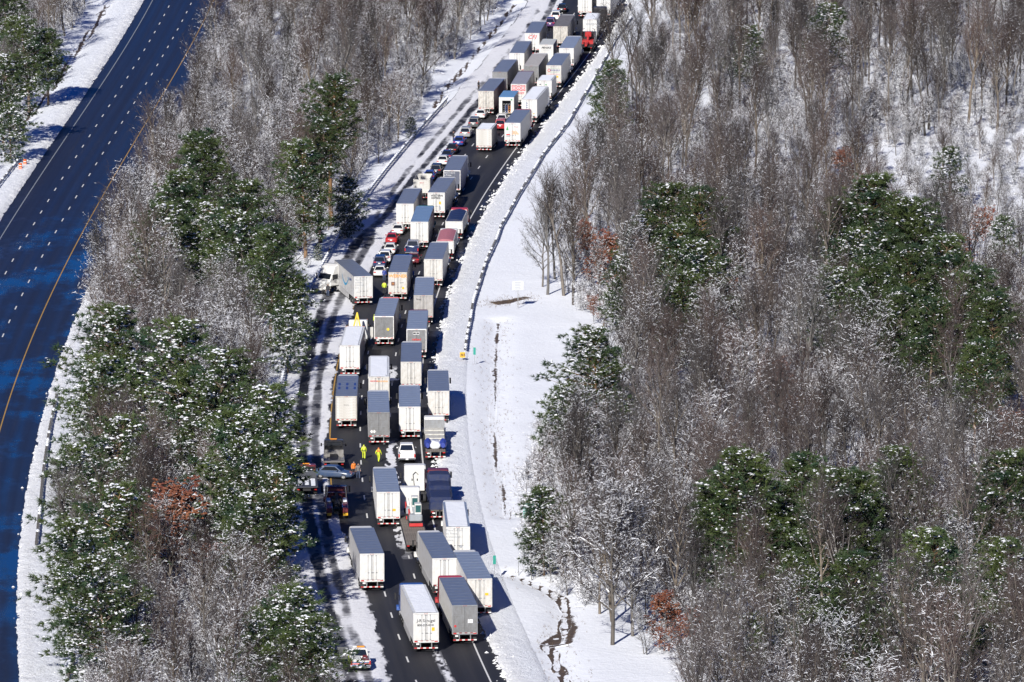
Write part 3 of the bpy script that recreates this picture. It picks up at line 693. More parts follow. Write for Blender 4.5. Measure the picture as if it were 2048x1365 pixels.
for i, (H, lf) in enumerate([(9, .5), (7, .7)]):
    T, W, S, K = bare_tree(300 + i, H, .15, 9, .6, .95, n2=4, n3=5, n4=3, leaf=lf)
    OAK.append((H, variant(T, W, S, TWIG, BARK, K)))
SHRUB = []
for i, (H, sn) in enumerate([(4.5, .9), (3.2, 1.3), (6.5, .5), (2.2, 1.2)]):
    T, W, S, K = bare_tree(400 + i, H, .05, 9, sn, .9, n2=3, n3=4, n4=3, twr=.011)
    SHRUB.append((H, variant(T, W, S, TWIG, BARK)))
def plant(name, var, x, y, h, label, cat='tree', group=None, rz=None, sx=1.0):
    H, parts = var; k = h / H
    o = newobj(name, None); o.location = (x, y, float(height(x, y)) - 0.05)
    o.rotation_euler = (0, 0, rng.uniform(0, 6.28) if rz is None else rz); o.scale = (k * sx, k * sx, k)
    tag(o, label, cat, group)
    for n, me in parts:
        q = newobj(n, me, o)
        if n != 'trunk': q['kind'] = 'stuff'
    return o

# ------------------------------------------------------------------ woods
_rf = sorted([(y, x) for x, y in RFOREST])
def rf_x(Y): return np.interp(Y, [a for a, b in _rf], [b for a, b in _rf])
_ld = sorted([(y, x) for x, y in DITCHES['left']]); _md = sorted([(y, x) for x, y in DITCHES['median']])
def inpoly(x, y, P):
    c = False; j = len(P) - 1
    for i in range(len(P)):
        if (P[i][1] > y) != (P[j][1] > y) and x < (P[j][0] - P[i][0]) * (y - P[i][1]) / (P[j][1] - P[i][1]) + P[i][0]: c = not c
        j = i
    return c
def zone(x, y):
    """which wood a point stands in, or None"""
    half = 0.0759 * y + 9
    if abs(x) > half: return None
    if x > rf_x(y) + (2.2 if y > 1000 else 0.5): return 'field' if inpoly(x, y, FIELD) else 'right'
    r = float(rc_x(y)) - 12.6
    if y > 1120: r = np.interp(y, [a for a, b in _md], [b for a, b in _md]) - 2.2
    l = float(lc_x(y)) + (15.5 if y < 850 else 13.6 if y < 900 else 11.6)
    if l < x < r: return 'median'
    if y > 1040 and x < np.interp(y, [a for a, b in _ld], [b for a, b in _ld]) - 3.0: return 'left'
    return None
taken = [(x, y) for x, y, h in PINES + RUSSET + BIG if h]
cells = {}
def near(x, y, d):
    a, b = int(x // 6), int(y // 6)
    for i in (-1, 0, 1):
        for j in (-1, 0, 1):
            for p in cells.get((a + i, b + j), ()):
                if (p[0] - x) ** 2 + (p[1] - y) ** 2 < d * d: return True
    return False
for p in taken: cells.setdefault((int(p[0] // 6), int(p[1] // 6)), []).append(p)
spots = []
for _ in range(16000):
    y = rng.uniform(590, 1300); x = rng.uniform(-0.0759 * y - 9, 0.0759 * y + 9)
    z = zone(x, y)
    if z is None or (z != 'field' and fbm(np.array(x / 13), np.array(y / 22), 88) < .36) or near(x, y, 7.5 if z == 'field' else 6.4 if (z == 'right' and y > 960) else 4.9) or (any(abs(x - p[0]) < (8.5 if k == 54 else 6 if k == 35 else 4.0) and (-42 if k == 35 else -20) < y - p[1] < (4 if k in (35, 54) else 2) and p[2] and (k in (35, 54) or rng.random() < .85) for k, p in enumerate(PINES)) or any(abs(x - p[0]) < 3.2 and -15 < y - p[1] < 1 for p in RUSSET)): continue
    cells.setdefault((int(x // 6), int(y // 6)), []).append((x, y))
    spots.append((y, x, z))
spots.sort()
tall = []
for y, x, z in spots:
    dn = rng.random()
    heavy = dn < {'median': .55 if y > 880 else .4, 'right': .22 if y > 800 else .30, 'left': .5, 'field': .6}[z]
    v = int(rng.integers(4, 7)) if heavy else int(rng.integers(0, 4))
    if z == 'right' and y > 960: v = int(rng.choice([1, 3, 0]))
    h = BARE[v][0] * rng.uniform(.6, 1.06) * {'field': .5, 'left': .9, 'median': .92 if y > 800 else .82, 'right': 1.0}[z]
    tall.append((x, y, z, v, h))
LAB = {'median': ('bare grey hardwood with frosted twigs in the median woodland between the roads', 'bare trees in the median'),
       'right': ('bare grey-brown hardwood in the woodland right of the snowy field', 'bare trees in the right woodland'),
       'left': ('bare snow-laden hardwood left of the empty road', 'bare trees at the far left'),
       'field': ('low bare tree in the brushy snow clearing at the right edge', 'low trees in the clearing')}
def where(x, y, z):
    band = 'bottom' if y < 700 else 'lower' if y < 790 else 'middle' if y < 960 else 'upper'
    edge = {'median': 'along the empty road' if x < float(lc_x(y)) + 19 else 'along the truck road' if x > float(rc_x(y)) - 18 else 'deep inside',
            'right': 'on the field edge' if x < rf_x(y) + 7 else 'at the right frame edge' if x > .066 * y else 'deep inside'}.get(z, 'in the clearing')
    return band, edge
for x, y, z, v, h in tall[:300]:
    b_, e_ = where(x, y, z)
    plant('bare_tree', BARE[v], x, y, h, '%s %s bare hardwood %s, %s part of the %s' % ('tall' if h > 15 else 'low', 'frosted' if v > 3 else 'grey-brown', e_, b_, {'median': 'median wood', 'right': 'right-hand wood', 'left': 'far left wood', 'field': 'brushy right clearing'}[z]), 'tree', LAB[z][1])
for i, (x, y, h) in enumerate(BIG):
    lab = ['bare tree at the field corner by the panel sign, leftmost of three trunks', 'tallest bare trunk at the field corner behind the panel sign', 'bare tree at the field corner, rightmost of three trunks',
           'broad bare tree with thick snow-topped limbs above the creek bed', 'second thick-limbed bare tree just behind the broad one above the creek', 'bare tree overhanging the right guardrail at the field corner',
           'tall straight bare trunk at the median edge below the tall pine', 'small spreading bare tree leaning over the field by the panel sign', 'bare tree at the field edge just below the green sign', 'bare tree at the field edge right of the green sign', 'bare tree at the field edge above the green sign', 'bare tree up the slope from the broad creekside tree'][i]
    plant('bare_tree', BROAD if i in (3, 4, 7) else BARE[(0, 1, 3, 0, 2, 2, 3, 0, 4, 2, 5, 4)[i]], x, y, h, lab, 'tree')
PLAB = [(-70, 'snow-dusted pine beyond the empty road at the far left', 'pines at the far left'), (-14, 'snow-dusted green pine in the median woodland', 'pines in the median')]
for i, (x, y, h) in enumerate(PINES):
    if not h: continue
    right = x > float(rc_x(y)) + 5
    if right:
        lab, gr = 'dark green pine standing in the right woodland', 'pines in the right woodland'
        if i == 35: lab, gr = 'lone dark pine at the upper edge of the right woodland, above the guardrail', None
        if h in (13, 10) and x < 16: lab, gr = 'bushy snow-flecked pine at the edge of the snowy field', 'pines edging the field'
        if i == 69: lab, gr = 'low pine in front of the green sign at the field edge', None
    elif x < float(lc_x(y)): lab, gr = PLAB[0][1:]
    else:
        lab, gr = PLAB[1][1:]
        if i == 7: lab, gr = 'tallest pine with a long bare trunk, upper middle of the median', None
        if i == 25: lab, gr = 'round pine at the bottom edge beside the white responder pickup', None
    sx = 1.4 if h > 10 else 1.15
    if i == 54: sx, h = 1.45, 14.0
    v = 4 if h <= 10 else (3 if i in (7, 8, 35) else (2 if (h <= 14 and rng.random() < .7) else int(rng.integers(0, 2))))
    if not right and y < 800 and h > 10: v = 2
    if i in (24, 74, 75, 76, 77): sx = 1.0
    if right and y < 850 and h >= 12: v = int(rng.integers(0, 2))
    if i == 54: v = 2
    if i == 35: v, sx, h = 1, 1.35, 13.0
    if gr in ('pines in the right woodland', 'pines in the median'):
        b_, e_ = where(x, y, 'right' if right else 'median')
        lab = '%s %s pine %s, %s part of the %s' % ('tall' if h >= 16 else 'mid-height' if h >= 13 else 'low', 'deep green' if v in (0, 3) else 'snow-flecked', e_, b_, 'right-hand wood' if right else 'median wood')
    plant('pine_tree', PINE[v], x, y, h * 1.08, lab, 'pine tree', gr, sx=sx)
for i, (x, y) in enumerate(CEDAR):
    plant('evergreen_shrub', PINE[4], x, y, (3.6, 6.5, 2.6)[i], ('small dark evergreen beside the upper end of the left guardrail', 'drooping evergreen behind the left guardrail', 'dark round evergreen shrub behind the jackknifed truck\'s cab')[i], 'shrub')
for i, (x, y, h) in enumerate(RUSSET):
    med = x < float(rc_x(y))
    plant('oak_sapling', OAK[i % 2], x, y, h, 'russet-leaved oak among the bare median trees' if med else 'young oak still holding russet leaves in the right woodland', 'tree', None if med else 'russet oaks in the right woodland')

def scatter(name, variants, pts, label, cat):
    """one uncountable mass: instances of a few plants on points"""
    colv = bpy.data.collections.new(name + '_kinds')
    for i, (H, d) in enumerate(variants):
        colv.objects.link(bpy.data.objects.new('%s_%02d' % (name, i), joined(d, name)))
    P = np.array(pts)
    me = bpy.data.meshes.new(name); me.from_pydata(P[:, :3].tolist(), [], [])
    for an, k, ty in (('rz', 3, 'FLOAT'), ('sc', 4, 'FLOAT')):
        a = me.attributes.new(an, ty, 'POINT'); a.data.foreach_set('value', P[:, k].astype(np.float32))
    a = me.attributes.new('kindi', 'INT', 'POINT'); a.data.foreach_set('value', P[:, 5].astype(np.int32))
    ob = newobj(name, me)
    ng = bpy.data.node_groups.new(name, 'GeometryNodeTree')
    ng.interface.new_socket('Geometry', in_out='INPUT', socket_type='NodeSocketGeometry')
    ng.interface.new_socket('Geometry', in_out='OUTPUT', socket_type='NodeSocketGeometry')
    gi = ng.nodes.new('NodeGroupInput'); go = ng.nodes.new('NodeGroupOutput')
    ci = ng.nodes.new('GeometryNodeCollectionInfo'); ci.inputs[0].default_value = colv
    ci.inputs['Separate Children'].default_value = True; ci.inputs['Reset Children'].default_value = True
    ip = ng.nodes.new('GeometryNodeInstanceOnPoints'); ip.inputs['Pick Instance'].default_value = True
    def attr(n, t):
        q = ng.nodes.new('GeometryNodeInputNamedAttribute'); q.data_type = t; q.inputs[0].default_value = n; return q.outputs[0]
    cx = ng.nodes.new('ShaderNodeCombineXYZ'); ng.links.new(attr('rz', 'FLOAT'), cx.inputs[2])
    ng.links.new(gi.outputs[0], ip.inputs['Points']); ng.links.new(ci.outputs[0], ip.inputs['Instance'])
    ng.links.new(attr('kindi', 'INT'), ip.inputs['Instance Index']); ng.links.new(cx.outputs[0], ip.inputs['Rotation']); ng.links.new(attr('sc', 'FLOAT'), ip.inputs['Scale'])
    ng.links.new(ip.outputs[0], go.inputs[0])
    ob.modifiers.new('scatter', 'NODES').node_group = ng
    return struct(ob, 'stuff', label, cat)
rest = tall[300:]
scatter('woodland', BARE, [(x, y, float(height(x, y)) - .05, rng.uniform(0, 6.28), h / BARE[v][0], v) for x, y, z, v, h in rest], 'dense bare snow-dusted woodland filling both sides towards the top', 'woodland')
sh = []
for _ in range(15000):
    y = rng.uniform(600, 1300); x = rng.uniform(-0.0759 * y - 6, 0.0759 * y + 6); z = zone(x, y)
    if z is None and 705 < y < 830 and rf_x(y) - 3.5 < x < rf_x(y) + 1: z = 'right'
    if z is None or rng.random() > {'median': .8, 'right': .62, 'left': .9, 'field': .55}[z]: continue
    k = int(rng.choice([0, 1, 2, 3], p=[.35, .3, .2, .15])) if z != 'field' else int(rng.choice([1, 3]))
    sh.append((x, y, float(height(x, y)) - .05, rng.uniform(0, 6.28), rng.uniform(.7, 1.25), k))
scatter('undergrowth', SHRUB, sh, 'snow-caked brush and saplings under the trees', 'undergrowth')

# ------------------------------------------------------------------ vehicle materials
W1 = paint('trailer_white', (0.63, 0.63, 0.615), 0.42, dirt=0.10)
W2 = paint('trailer_cream', (0.59, 0.575, 0.54), 0.5, dirt=0.16)
W3 = paint('trailer_dirty_white', (0.56, 0.53, 0.48), 0.55, dirt=0.28)
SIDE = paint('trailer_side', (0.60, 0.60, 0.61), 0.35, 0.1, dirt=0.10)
SIDE_SHADED = paint('trailer_side_shaded', (0.30, 0.30, 0.33), 0.35, 0.5, dirt=0.15)  # darker copy of the side sheet, shade of the far trailers' sides painted in
GREYD = paint('stainless_door', (0.34, 0.34, 0.34), 0.38, 0.55, dirt=0.2)
DKGREY = paint('slate_grey_panel', (0.10, 0.11, 0.15), 0.45, dirt=0.12)
ALU = paint('roof_sheet', (0.27, 0.29, 0.33), 0.34, 0.45, dirt=0.12, scale=0.6)
ALUB = paint('roof_sheet_pale', (0.36, 0.40, 0.46), 0.34, 0.4, dirt=0.10, scale=0.6)
ALUD = paint('roof_sheet_grimy', (0.20, 0.19, 0.19), 0.6, 0.2, dirt=0.25, scale=0.6)
ROOFW = paint('roof_white', (0.62, 0.64, 0.66), 0.5, 0.0, dirt=0.08)
FRAME = paint('chassis_black', (0.015, 0.015, 0.016), 0.6, dirt=0.0)
RUBBER = paint('tyre_rubber', (0.018, 0.018, 0.02), 0.8, dirt=0.2)
RIM = paint('wheel_rim', (0.55, 0.55, 0.55), 0.35, 0.6, dirt=0.15)
STEEL = paint('galvanised_steel', (0.36, 0.37, 0.38), 0.45, 0.6, dirt=0.15)
CHROME = paint('chrome', (0.7, 0.7, 0.7), 0.15, 1.0, dirt=0.0)
GLASS = paint('window_glass', (0.012, 0.015, 0.02), 0.08, 0.0, dirt=0.0, spec=0.8)
RED = paint('light_red', (0.45, 0.02, 0.02), 0.3, dirt=0.0)
AMBER = paint('light_amber', (0.7, 0.26, 0.02), 0.3, dirt=0.0)
TAPEW = paint('tape_white', (0.75, 0.74, 0.72), 0.5, dirt=0.1)
TAPER = paint('tape_red', (0.42, 0.03, 0.03), 0.5, dirt=0.1)
BLACK = paint('print_black', (0.02, 0.02, 0.025), 0.5, dirt=0.0)
LGREY = paint('print_grey', (0.32, 0.33, 0.35), 0.5, dirt=0.0)
PLATE = paint('plate_white', (0.7, 0.7, 0.68), 0.5, dirt=0.0)
SIGNY = paint('sign_yellow', (0.75, 0.42, 0.02), 0.5, dirt=0.0)
def col(name, c, **k): return paint(name, c, k.pop('rough', 0.3), dirt=k.pop('dirt', 0.06), **k)
CLEARSNOW = SNOW

def wheel_meshes(r, w, key):
    def f():
        t = MB(); n = 18; secs = []
        for x, rr in ((-w / 2, r * .62), (-w / 2, r * .93), (-w * .32, r), (w * .32, r), (w / 2, r * .93), (w / 2, r * .62)):
            secs.append([(x, rr * math.cos(2 * math.pi * i / n), rr * math.sin(2 * math.pi * i / n)) for i in range(n)])
        t.loft(secs, 0, False)
        m = MB(); m.cyl((0, 0, 0), r * .62, w * .72, 'x', 14); m.cyl((0, 0, 0), r * .24, w * .98, 'x', 8)
        return t.mesh('tyre', [RUBBER], True), m.mesh('rim', [RIM])
    return cached(('wheel', key), f)
def wheel(parent, x, y, r=0.5, w=0.3):
    t, m = wheel_meshes(r, w, (r, w))
    o = part('wheel', t, parent, (x, y, r)); part('rim', m, o); return o

def text_mesh(txt, size, bold=0.0, shear=0.0, space=1.0, mat=BLACK):
    key = ('txt', txt, size, bold, shear, space, mat.name)
    def f():
        c = bpy.data.curves.new('lettering', 'FONT'); c.body = txt; c.size = size; c.align_x = 'CENTER'; c.align_y = 'CENTER'
        c.offset = bold; c.shear = shear; c.space_character = space; c.resolution_u = 2; c.extrude = 0.004
        ob = bpy.data.objects.new('lettering', c); COL.objects.link(ob)
        dg = bpy.context.evaluated_depsgraph_get()
        me = bpy.data.meshes.new_from_object(ob.evaluated_get(dg)); me.name = 'lettering'
        me.materials.clear(); me.materials.append(mat)
        bpy.data.objects.remove(ob); bpy.data.curves.remove(c)
        return me
    return cached(key, f)
def letter(parent, txt, size, x, z, mat, y=-0.062, **k):
    return part('lettering', text_mesh(txt, size, mat=mat, **k), parent, (x, y, z), (R(90), 0, 0))
def plaque(parent, name, w, h, x, z, mat, y=-0.06, rot=0.0):
    me = cached(('plq', w, h, mat.name), lambda: MB().box(-w / 2, w / 2, -.006, 0, -h / 2, h / 2).mesh(name, [mat]))
    return part(name, me, parent, (x, y, z), (0, rot, 0))
def disc(parent, name, r, x, z, mat, y=-0.06, r2=0.0):
    def f():
        m = MB(); n = 20
        if r2:
            vs = [(q * math.cos(6.2832 * i / n), d, q * math.sin(6.2832 * i / n)) for d in (-.006, 0) for q in (r, r2) for i in range(n)]
            fs = [(i, (i + 1) % n, n + (i + 1) % n, n + i) for i in range(n)] + [(i, 2 * n + i, 2 * n + (i + 1) % n, (i + 1) % n) for i in range(n)]
            m.add(vs, fs)
        else: m.cyl((0, -.003, 0), r, .006, 'y', n)
        return m.mesh(name, [mat])
    return part(name, cached(('disc', r, r2, mat.name), f), parent, (x, y, z))

def box_body(o, L, h, z0, side, doors, roofm, frame, style='swing', W=1.29, front=None):
    """van body shared by trailers and box trucks: walls, roof, rear frame, doors"""
    key = (L, h, z0)
    def walls():
        m = MB(); m.box(-W, W, 0.05, L, z0, h - .05)
        n = int(L / 1.22)
        for i in range(n + 1):
            y = 0.12 + i * (L - .24) / n
            for s in (-1, 1): m.box(s * W - .012, s * W + .012, y - .03, y + .03, z0 + .05, h - .12)
        for s in (-1, 1): m.box(s * W - .02, s * W + .02, .05, L, z0 - .03, z0 + .1); m.box(s * W - .018, s * W + .018, .05, L, h - .14, h - .05)
        return m.mesh('trailer_body', [side])
    part('trailer_body', cached(('body', key, side.name), walls), o)
    def roof():
        m = MB(); m.box(-W + .03, W - .03, 0.03, L - .02, h - .052, h - .012)
        n = int(L / 1.5)
        for i in range(1, n): y = i * L / n; m.box(-W + .05, W - .05, y - .025, y + .025, h - .013, h - .002)
        for s in (-1, 1): m.box(s * (W - .03) - .035, s * (W - .03) + .035, 0.02, L, h - .06, h + .004)
        m.box(-W + .07, W - .07, L - .12, L, h - .06, h + .004); m.box(-W + .07, W - .07, .02, .1, h - .06, h + .004)
        return m.mesh('roof', [roofm])
    part('roof', cached(('roof', key, roofm.name), roof), o)
    def rf():
        m = MB(); m.box(-W - .005, -W + .09, -.04, .06, z0 - .1, h - .01); m.box(W - .09, W + .005, -.04, .06, z0 - .1, h - .01)
        m.box(-W + .09, W - .09, -.04, .06, h - .14, h - .01); m.box(-W + .09, W - .09, -.05, .06, z0 - .12, z0 + .1)
        return m.mesh('rear_frame', [frame])
    part('rear_frame', cached(('rf', key, frame.name), rf), o)
    dh = h - .16 - (z0 + .12)
    if style == 'swing':
        for s in (-1, 1):
            def door():
                m = MB(); m.box(-.595, .595, -.045, .0, 0, dh, bev=.012)
                for k in range(3): m.box(-.63 if s < 0 else .55, -.55 if s < 0 else .63, -.055, -.045, .25 + k * (dh - .5) / 2 - .05, .25 + k * (dh - .5) / 2 + .05)
                return m.mesh('door', [doors])
            d = part('door', cached(('door', s, dh, doors.name), door), o, (s * .603, 0, z0 + .12))
            for x in ((.52, .17) if s < 0 else (-.52, -.17)):
                rod = cached(('rod', dh), lambda: MB().box(-.016, .016, -.085, -.05, .03, dh - .03).box(-.05, .05, -.09, -.048, .02, .1).box(-.05, .05, -.09, -.048, dh - .1, dh - .02).box(-.04, .13, -.1, -.07, .72, .78).mesh('lock_rod', [STEEL]))
                part('lock_rod', rod, d, (x, 0, 0))
    elif style == 'roll':
        d = part('roll_door', cached(('roll', dh, doors.name), lambda: MB().box(-1.18, 1.18, -.02, .0, 0, dh).mesh('roll_door', [doors])), o, (0, 0, z0 + .12))
        n = 8; sh = dh / n
        sl = cached(('slat', dh, doors.name), lambda: MB().box(-1.17, 1.17, -.045, -.02, .012, sh - .012, bev=.01).mesh('door_slat', [doors]))
        for k in range(n): part('door_slat', sl, d, (0, 0, k * sh))
    for s in (-1, 1):
        part('tail_light', cached('tail3', lambda: MB().box(-.17, .17, -.075, -.045, -.05, .05, bev=.01).mesh('tail_light', [RED])), o, (s * 1.02, 0, z0 - .01))
    part('marker_lights', cached('mark5', lambda: MB().box(-.2, -.12, -.06, -.04, -.02, .02).box(-.04, .04, -.06, -.04, -.02, .02).box(.12, .2, -.06, -.04, -.02, .02).mesh('marker_lights', [RED])), o, (0, 0, h - .075))
    def tape():
        m = MB(); x = -1.15; k = 0
        while x < 1.1: m.box(x, min(x + .28, 1.15), -.056, -.05, 0, .05, k % 2); x += .28; k += 1
        return m.mesh('reflective_tape', [TAPER, TAPEW])
    part('reflective_tape', cached('tape', tape), o, (0, 0, z0 + .03))
def bumper(o, z=0.5):
    def f():
        m = MB(); m.box(-.62, -.52, -.02, .08, z, 1.12, 2); m.box(.52, .62, -.02, .08, z, 1.12, 2)
        x = -1.2; k = 0
        while x < 1.15: m.box(x, min(x + .3, 1.2), -.04, .07, z - .05, z + .06, k % 2); x += .3; k += 1
        return m.mesh('underride_guard', [TAPER, TAPEW, STEEL])
    part('underride_guard', cached(('bump', z), f), o)
    part('licence_plate', cached('plate', lambda: MB().box(-.16, .16, -.07, -.05, -.08, .08).mesh('licence_plate', [PLATE])), o, (-.85, 0, .93))

def tractor(o, y, paintm, roofh=3.95, sleeper=True, cabw=1.22):
    """a long-nosed tractor whose cab back stands at y; the fifth wheel lies behind it"""
    back = y; cl = 2.3 if sleeper else 1.5
    def cab():
        m = MB()
        prof = [(0, 1.0), (0, roofh - .45), (.25, roofh - .06), (cl * .55, roofh), (cl * .85, roofh - .28), (cl + .1, 2.75), (cl + .55, 1.95), (cl + .55, 1.0)]
        if not sleeper: prof = [(0, 1.0), (0, roofh - .2), (.2, roofh), (cl * .9, roofh - .05), (cl + .1, 2.6), (cl + .5, 1.9), (cl + .5, 1.0)]
        m.prism(prof, -cabw, cabw, 0, .16)
        return m.mesh('cab', [paintm])
    part('cab', cached(('cab', paintm.name, roofh, sleeper, cabw), cab), o, (0, back, 0))
    fy = cl + .45
    def hood():
        m = MB(); secs = []
        for yy, w, zb, zt in ((0, 1.02, .75, 1.98), (.9, .95, .7, 1.85), (1.55, .84, .65, 1.66), (1.75, .74, .7, 1.45)):
            secs.append([(-w, yy, zb), (-w, yy, zt - .3), (-w * .8, yy, zt - .05), (0, yy, zt), (w * .8, yy, zt - .05), (w, yy, zt - .3), (w, yy, zb)])
        m.loft(secs)
        for s in (-1, 1):
            m.prism([(.25, .75), (.35, 1.12), (.75, 1.25), (1.2, 1.12), (1.35, .75)], s * 1.18 - .22, s * 1.18 + .22)
        return m.mesh('hood', [paintm])
    part('hood', cached(('hood', paintm.name), hood), o, (0, back + fy, 0))
    part('grille', cached('grille', lambda: MB().box(-.55, .55, 0, .06, .75, 1.4).box(-1.2, 1.2, -.1, .2, .38, .68).mesh('grille', [CHROME])), o, (0, back + fy + 1.76, 0))
    part('windshield', cached(('wsh', cl), lambda: MB().add([(-1.0, cl + .16, 2.68), (1.0, cl + .16, 2.68), (1.05, cl + .52, 2.02), (-1.05, cl + .52, 2.02), (-1.0, cl + .2, 2.7), (1.0, cl + .2, 2.7), (1.05, cl + .57, 2.02), (-1.05, cl + .57, 2.02)],
        [(0, 1, 2, 3), (7, 6, 5, 4), (0, 4, 5, 1), (1, 5, 6, 2), (2, 6, 7, 3), (3, 7, 4, 0)]).mesh('windshield', [GLASS])), o, (0, back, 0))
    for s in (-1, 1):
        part('side_window', cached(('sw', cl), lambda: MB().box(-.01, .01, cl - .95, cl - .05, 1.95, 2.62).mesh('side_window', [GLASS])), o, (s * (cabw + .003), back, 0))
        part('mirror', cached('mirror', lambda: MB().box(-.08, .12, -.06, .06, -.42, .32, bev=.03).bar((0, 0, .25), (-.3, -.1, .3), .02).bar((0, 0, -.3), (-.3, -.1, -.35), .02).mesh('mirror', [FRAME])), o, (s * (cabw + .33), back + cl + .35, 2.35), (0, 0, 0 if s > 0 else math.pi))
        part('fuel_tank', cached('tank', lambda: MB().cyl((0, 0, 0), .33, 1.5, 'y', 14).mesh('fuel_tank', [CHROME])), o, (s * .98, back + .9, .68))
        wheel(o, s * 1.02, back + fy + .85, .52, .3)
        for q in (-2.1, -.75): wheel(o, s * .93, back + q, .5, .55)
    if sleeper and roofh > 3.6:
        part('exhaust_stack', cached('stack', lambda: MB().cyl((0, 0, 0), .075, 2.4, 'z', 8).mesh('exhaust_stack', [CHROME])), o, (cabw - .1, back - .16, 2.35))
    part('frame_rails', cached(('rails', fy), lambda: MB().box(-.45, -.35, -2.9, fy + 1.6, .62, .9).box(.35, .45, -2.9, fy + 1.6, .62, .9).box(-.5, .5, -1.9, -.9, .92, 1.05).mesh('frame_rails', [FRAME])), o, (0, back, 0))

def roof_snow(o, L, h, seed, holes=0.0, t=0.07):
    def f():
        us = np.linspace(-1.22, 1.22, 15); Ys = np.linspace(.06, L - .06, 48)
        U, Y = np.meshgrid(us, Ys)
        d = t * (.5 + fbm(U / 1.1, Y / 2.4, seed)) * (1 if not holes else sstep(holes - .06, holes + .1, fbm(U / 1.3 + 7, Y / 3.2, seed + 3)))
        d = d * sstep(0, .18, np.minimum(np.minimum(1.24 - np.abs(U), Y + .05), L - Y + .05))
        V = np.stack([U, Y, h + d - .004], -1).reshape(-1, 3); Fc = grid_faces(48, 15)
        Fc = Fc[(d.ravel()[Fc] > .012).sum(1) >= 3]
        return mk('roof_snow', V, Fc, CLEARSNOW, smooth=True)
    part('roof_snow', cached(('rsnow', L, h, seed, holes), f), o)

def semi(key, label, doors=W1, side=SIDE, roofm=ALU, frame=None, cab=None, style='swing', snow=None, L=16.15, h=4.11, dy=0.0, tractor_on=True, roofh=3.95, skirt=True):
    X, Y, a = SPOT[key]
    o = root('semi_truck', X, Y + dy, a, label, 'truck', 'stopped semi trucks')
    if side is SIDE and Y > 850: side = SIDE_SHADED  # far trailers get the side colour with shade put in
    box_body(o, L, h, 1.18, side, doors, roofm, frame or doors, style)
    bumper(o)
    part('trailer_frame', cached(('tf', L), lambda: MB().box(-.5, -.36, .2, L - .6, .92, 1.17).box(.36, .5, .2, L - .6, .92, 1.17).box(-.9, .9, 1.2, 4.2, .7, .92).mesh('trailer_frame', [FRAME])), o)
    for y in (1.9, 3.15):
        for s in (-1, 1): wheel(o, s * .95, y, .5, .55)
    for s in (-1, 1):
        part('mud_flap', cached('flap', lambda: MB().box(-.3, .3, -.01, .01, .25, .92).mesh('mud_flap', [RUBBER])), o, (s * .92, .55, 0))
        part('landing_leg', cached('lleg', lambda: MB().box(-.06, .06, -.06, .06, .35, 1.17).box(-.14, .14, -.14, .14, .28, .36).mesh('landing_leg', [FRAME])), o, (s * .85, L - 2.9, 0))
        if skirt: part('side_skirt', cached(('skirt', side.name, L), lambda: MB().box(-.012, .012, 4.6, L - 3.4, .35, 1.16).mesh('side_skirt', [side])), o, (s * 1.24, 0, 0))
    if tractor_on: tractor(o, L + .75, cab or CABS['white'], roofh)
    if snow: roof_snow(o, L, h, *snow)
    return o
CABS = {k: paint('cab_' + k, c, 0.3, dirt=0.06) for k, c in dict(white=(.66, .66, .64), red=(.40, .025, .025), blue=(.03, .09, .32), navy=(.015, .03, .10), maroon=(.13, .018, .025), black=(.015, .015, .018), silver=(.42, .43, .45), green=(.03, .13, .10), orange=(.5, .13, .02)).items()}
PRIME = ("There's more", 'to Prime.', 'A truckload', 'more.')
def prime(o, mat, x=-.55, top=3.72, size=.34):
    for k, t in enumerate(PRIME):
        letter(o, t, size, x + {0: .12, 1: -.12, 2: .0, 3: -.32}[k], top - k * .36, mat)
ORANGE = paint('print_orange', (.75, .30, .03), .5, dirt=0.0); REDP = paint('print_red', (.55, .03, .03), .5, dirt=0.0)
BLUEP = paint('print_blue', (.02, .33, .60), .5, dirt=0.0); GREENP = paint('print_green', (.08, .30, .12), .5, dirt=0.0); WHITEP = paint('print_white', (.75, .75, .75), .5, dirt=0.0)
NAVYP = paint('print_navy', (.03, .06, .22), .5, dirt=0.0); PINKP = paint('print_pink', (.6, .3, .3), .5, dirt=0.0)

# ------------------------------------------------------------------ the stopped trucks
o = semi('cfi', 'white trailer with big red CFI letters on its doors', W1, roofm=ALU)
letter(o, 'CFI', .98, -.05, 3.35, REDP, bold=.012, shear=.3, space=1.12)
semi('dirty', 'trailer with grimy grey-brown roof and streaked cream doors near the top', W3, roofm=ALUD, cab=CABS['white'])
semi('topL', 'white trailer cut off by the top edge, left of the two', W1, roofm=ROOFW)
semi('topR', 'white trailer cut off by the top edge, right of the two, by the shoulder', W1, roofm=ROOFW)
semi('t8', 'white trailer directly behind the red crane truck, pale blue roof', W1, roofm=ALUB)
semi('t10', 'plain white trailer just behind the CFI trailer in the left lane', W1, roofm=ALU)
semi('t11', 'grey trailer with pale dusty roof behind the Penske box truck', GREYD, side=GREYD, roofm=paint('roof_dusty', (.46, .44, .42), .6, .1, dirt=.15), frame=STEEL)
o = semi('runnels', 'cream trailer with an oval red and green emblem beside the right edge line', W2, roofm=ALU)
disc(o, 'emblem', .26, -.78, 3.25, REDP, r2=.17); letter(o, 'RUNNELS', .40, .2, 3.25, NAVYP, bold=.008); plaque(o, 'emblem_border', 2.1, .025, 0, 3.6, GREENP); plaque(o, 'emblem_border', 2.1, .025, 0, 2.92, GREENP); plaque(o, 'stripe', 2.1, .08, 0, 2.6, PINKP); plaque(o, 'placard', .34, .34, .65, 2.15, SIGNY)
semi('t13', 'dull grey trailer alone by the snowy left edge below the white one', GREYD, side=GREYD, roofm=ALU, frame=GREYD)
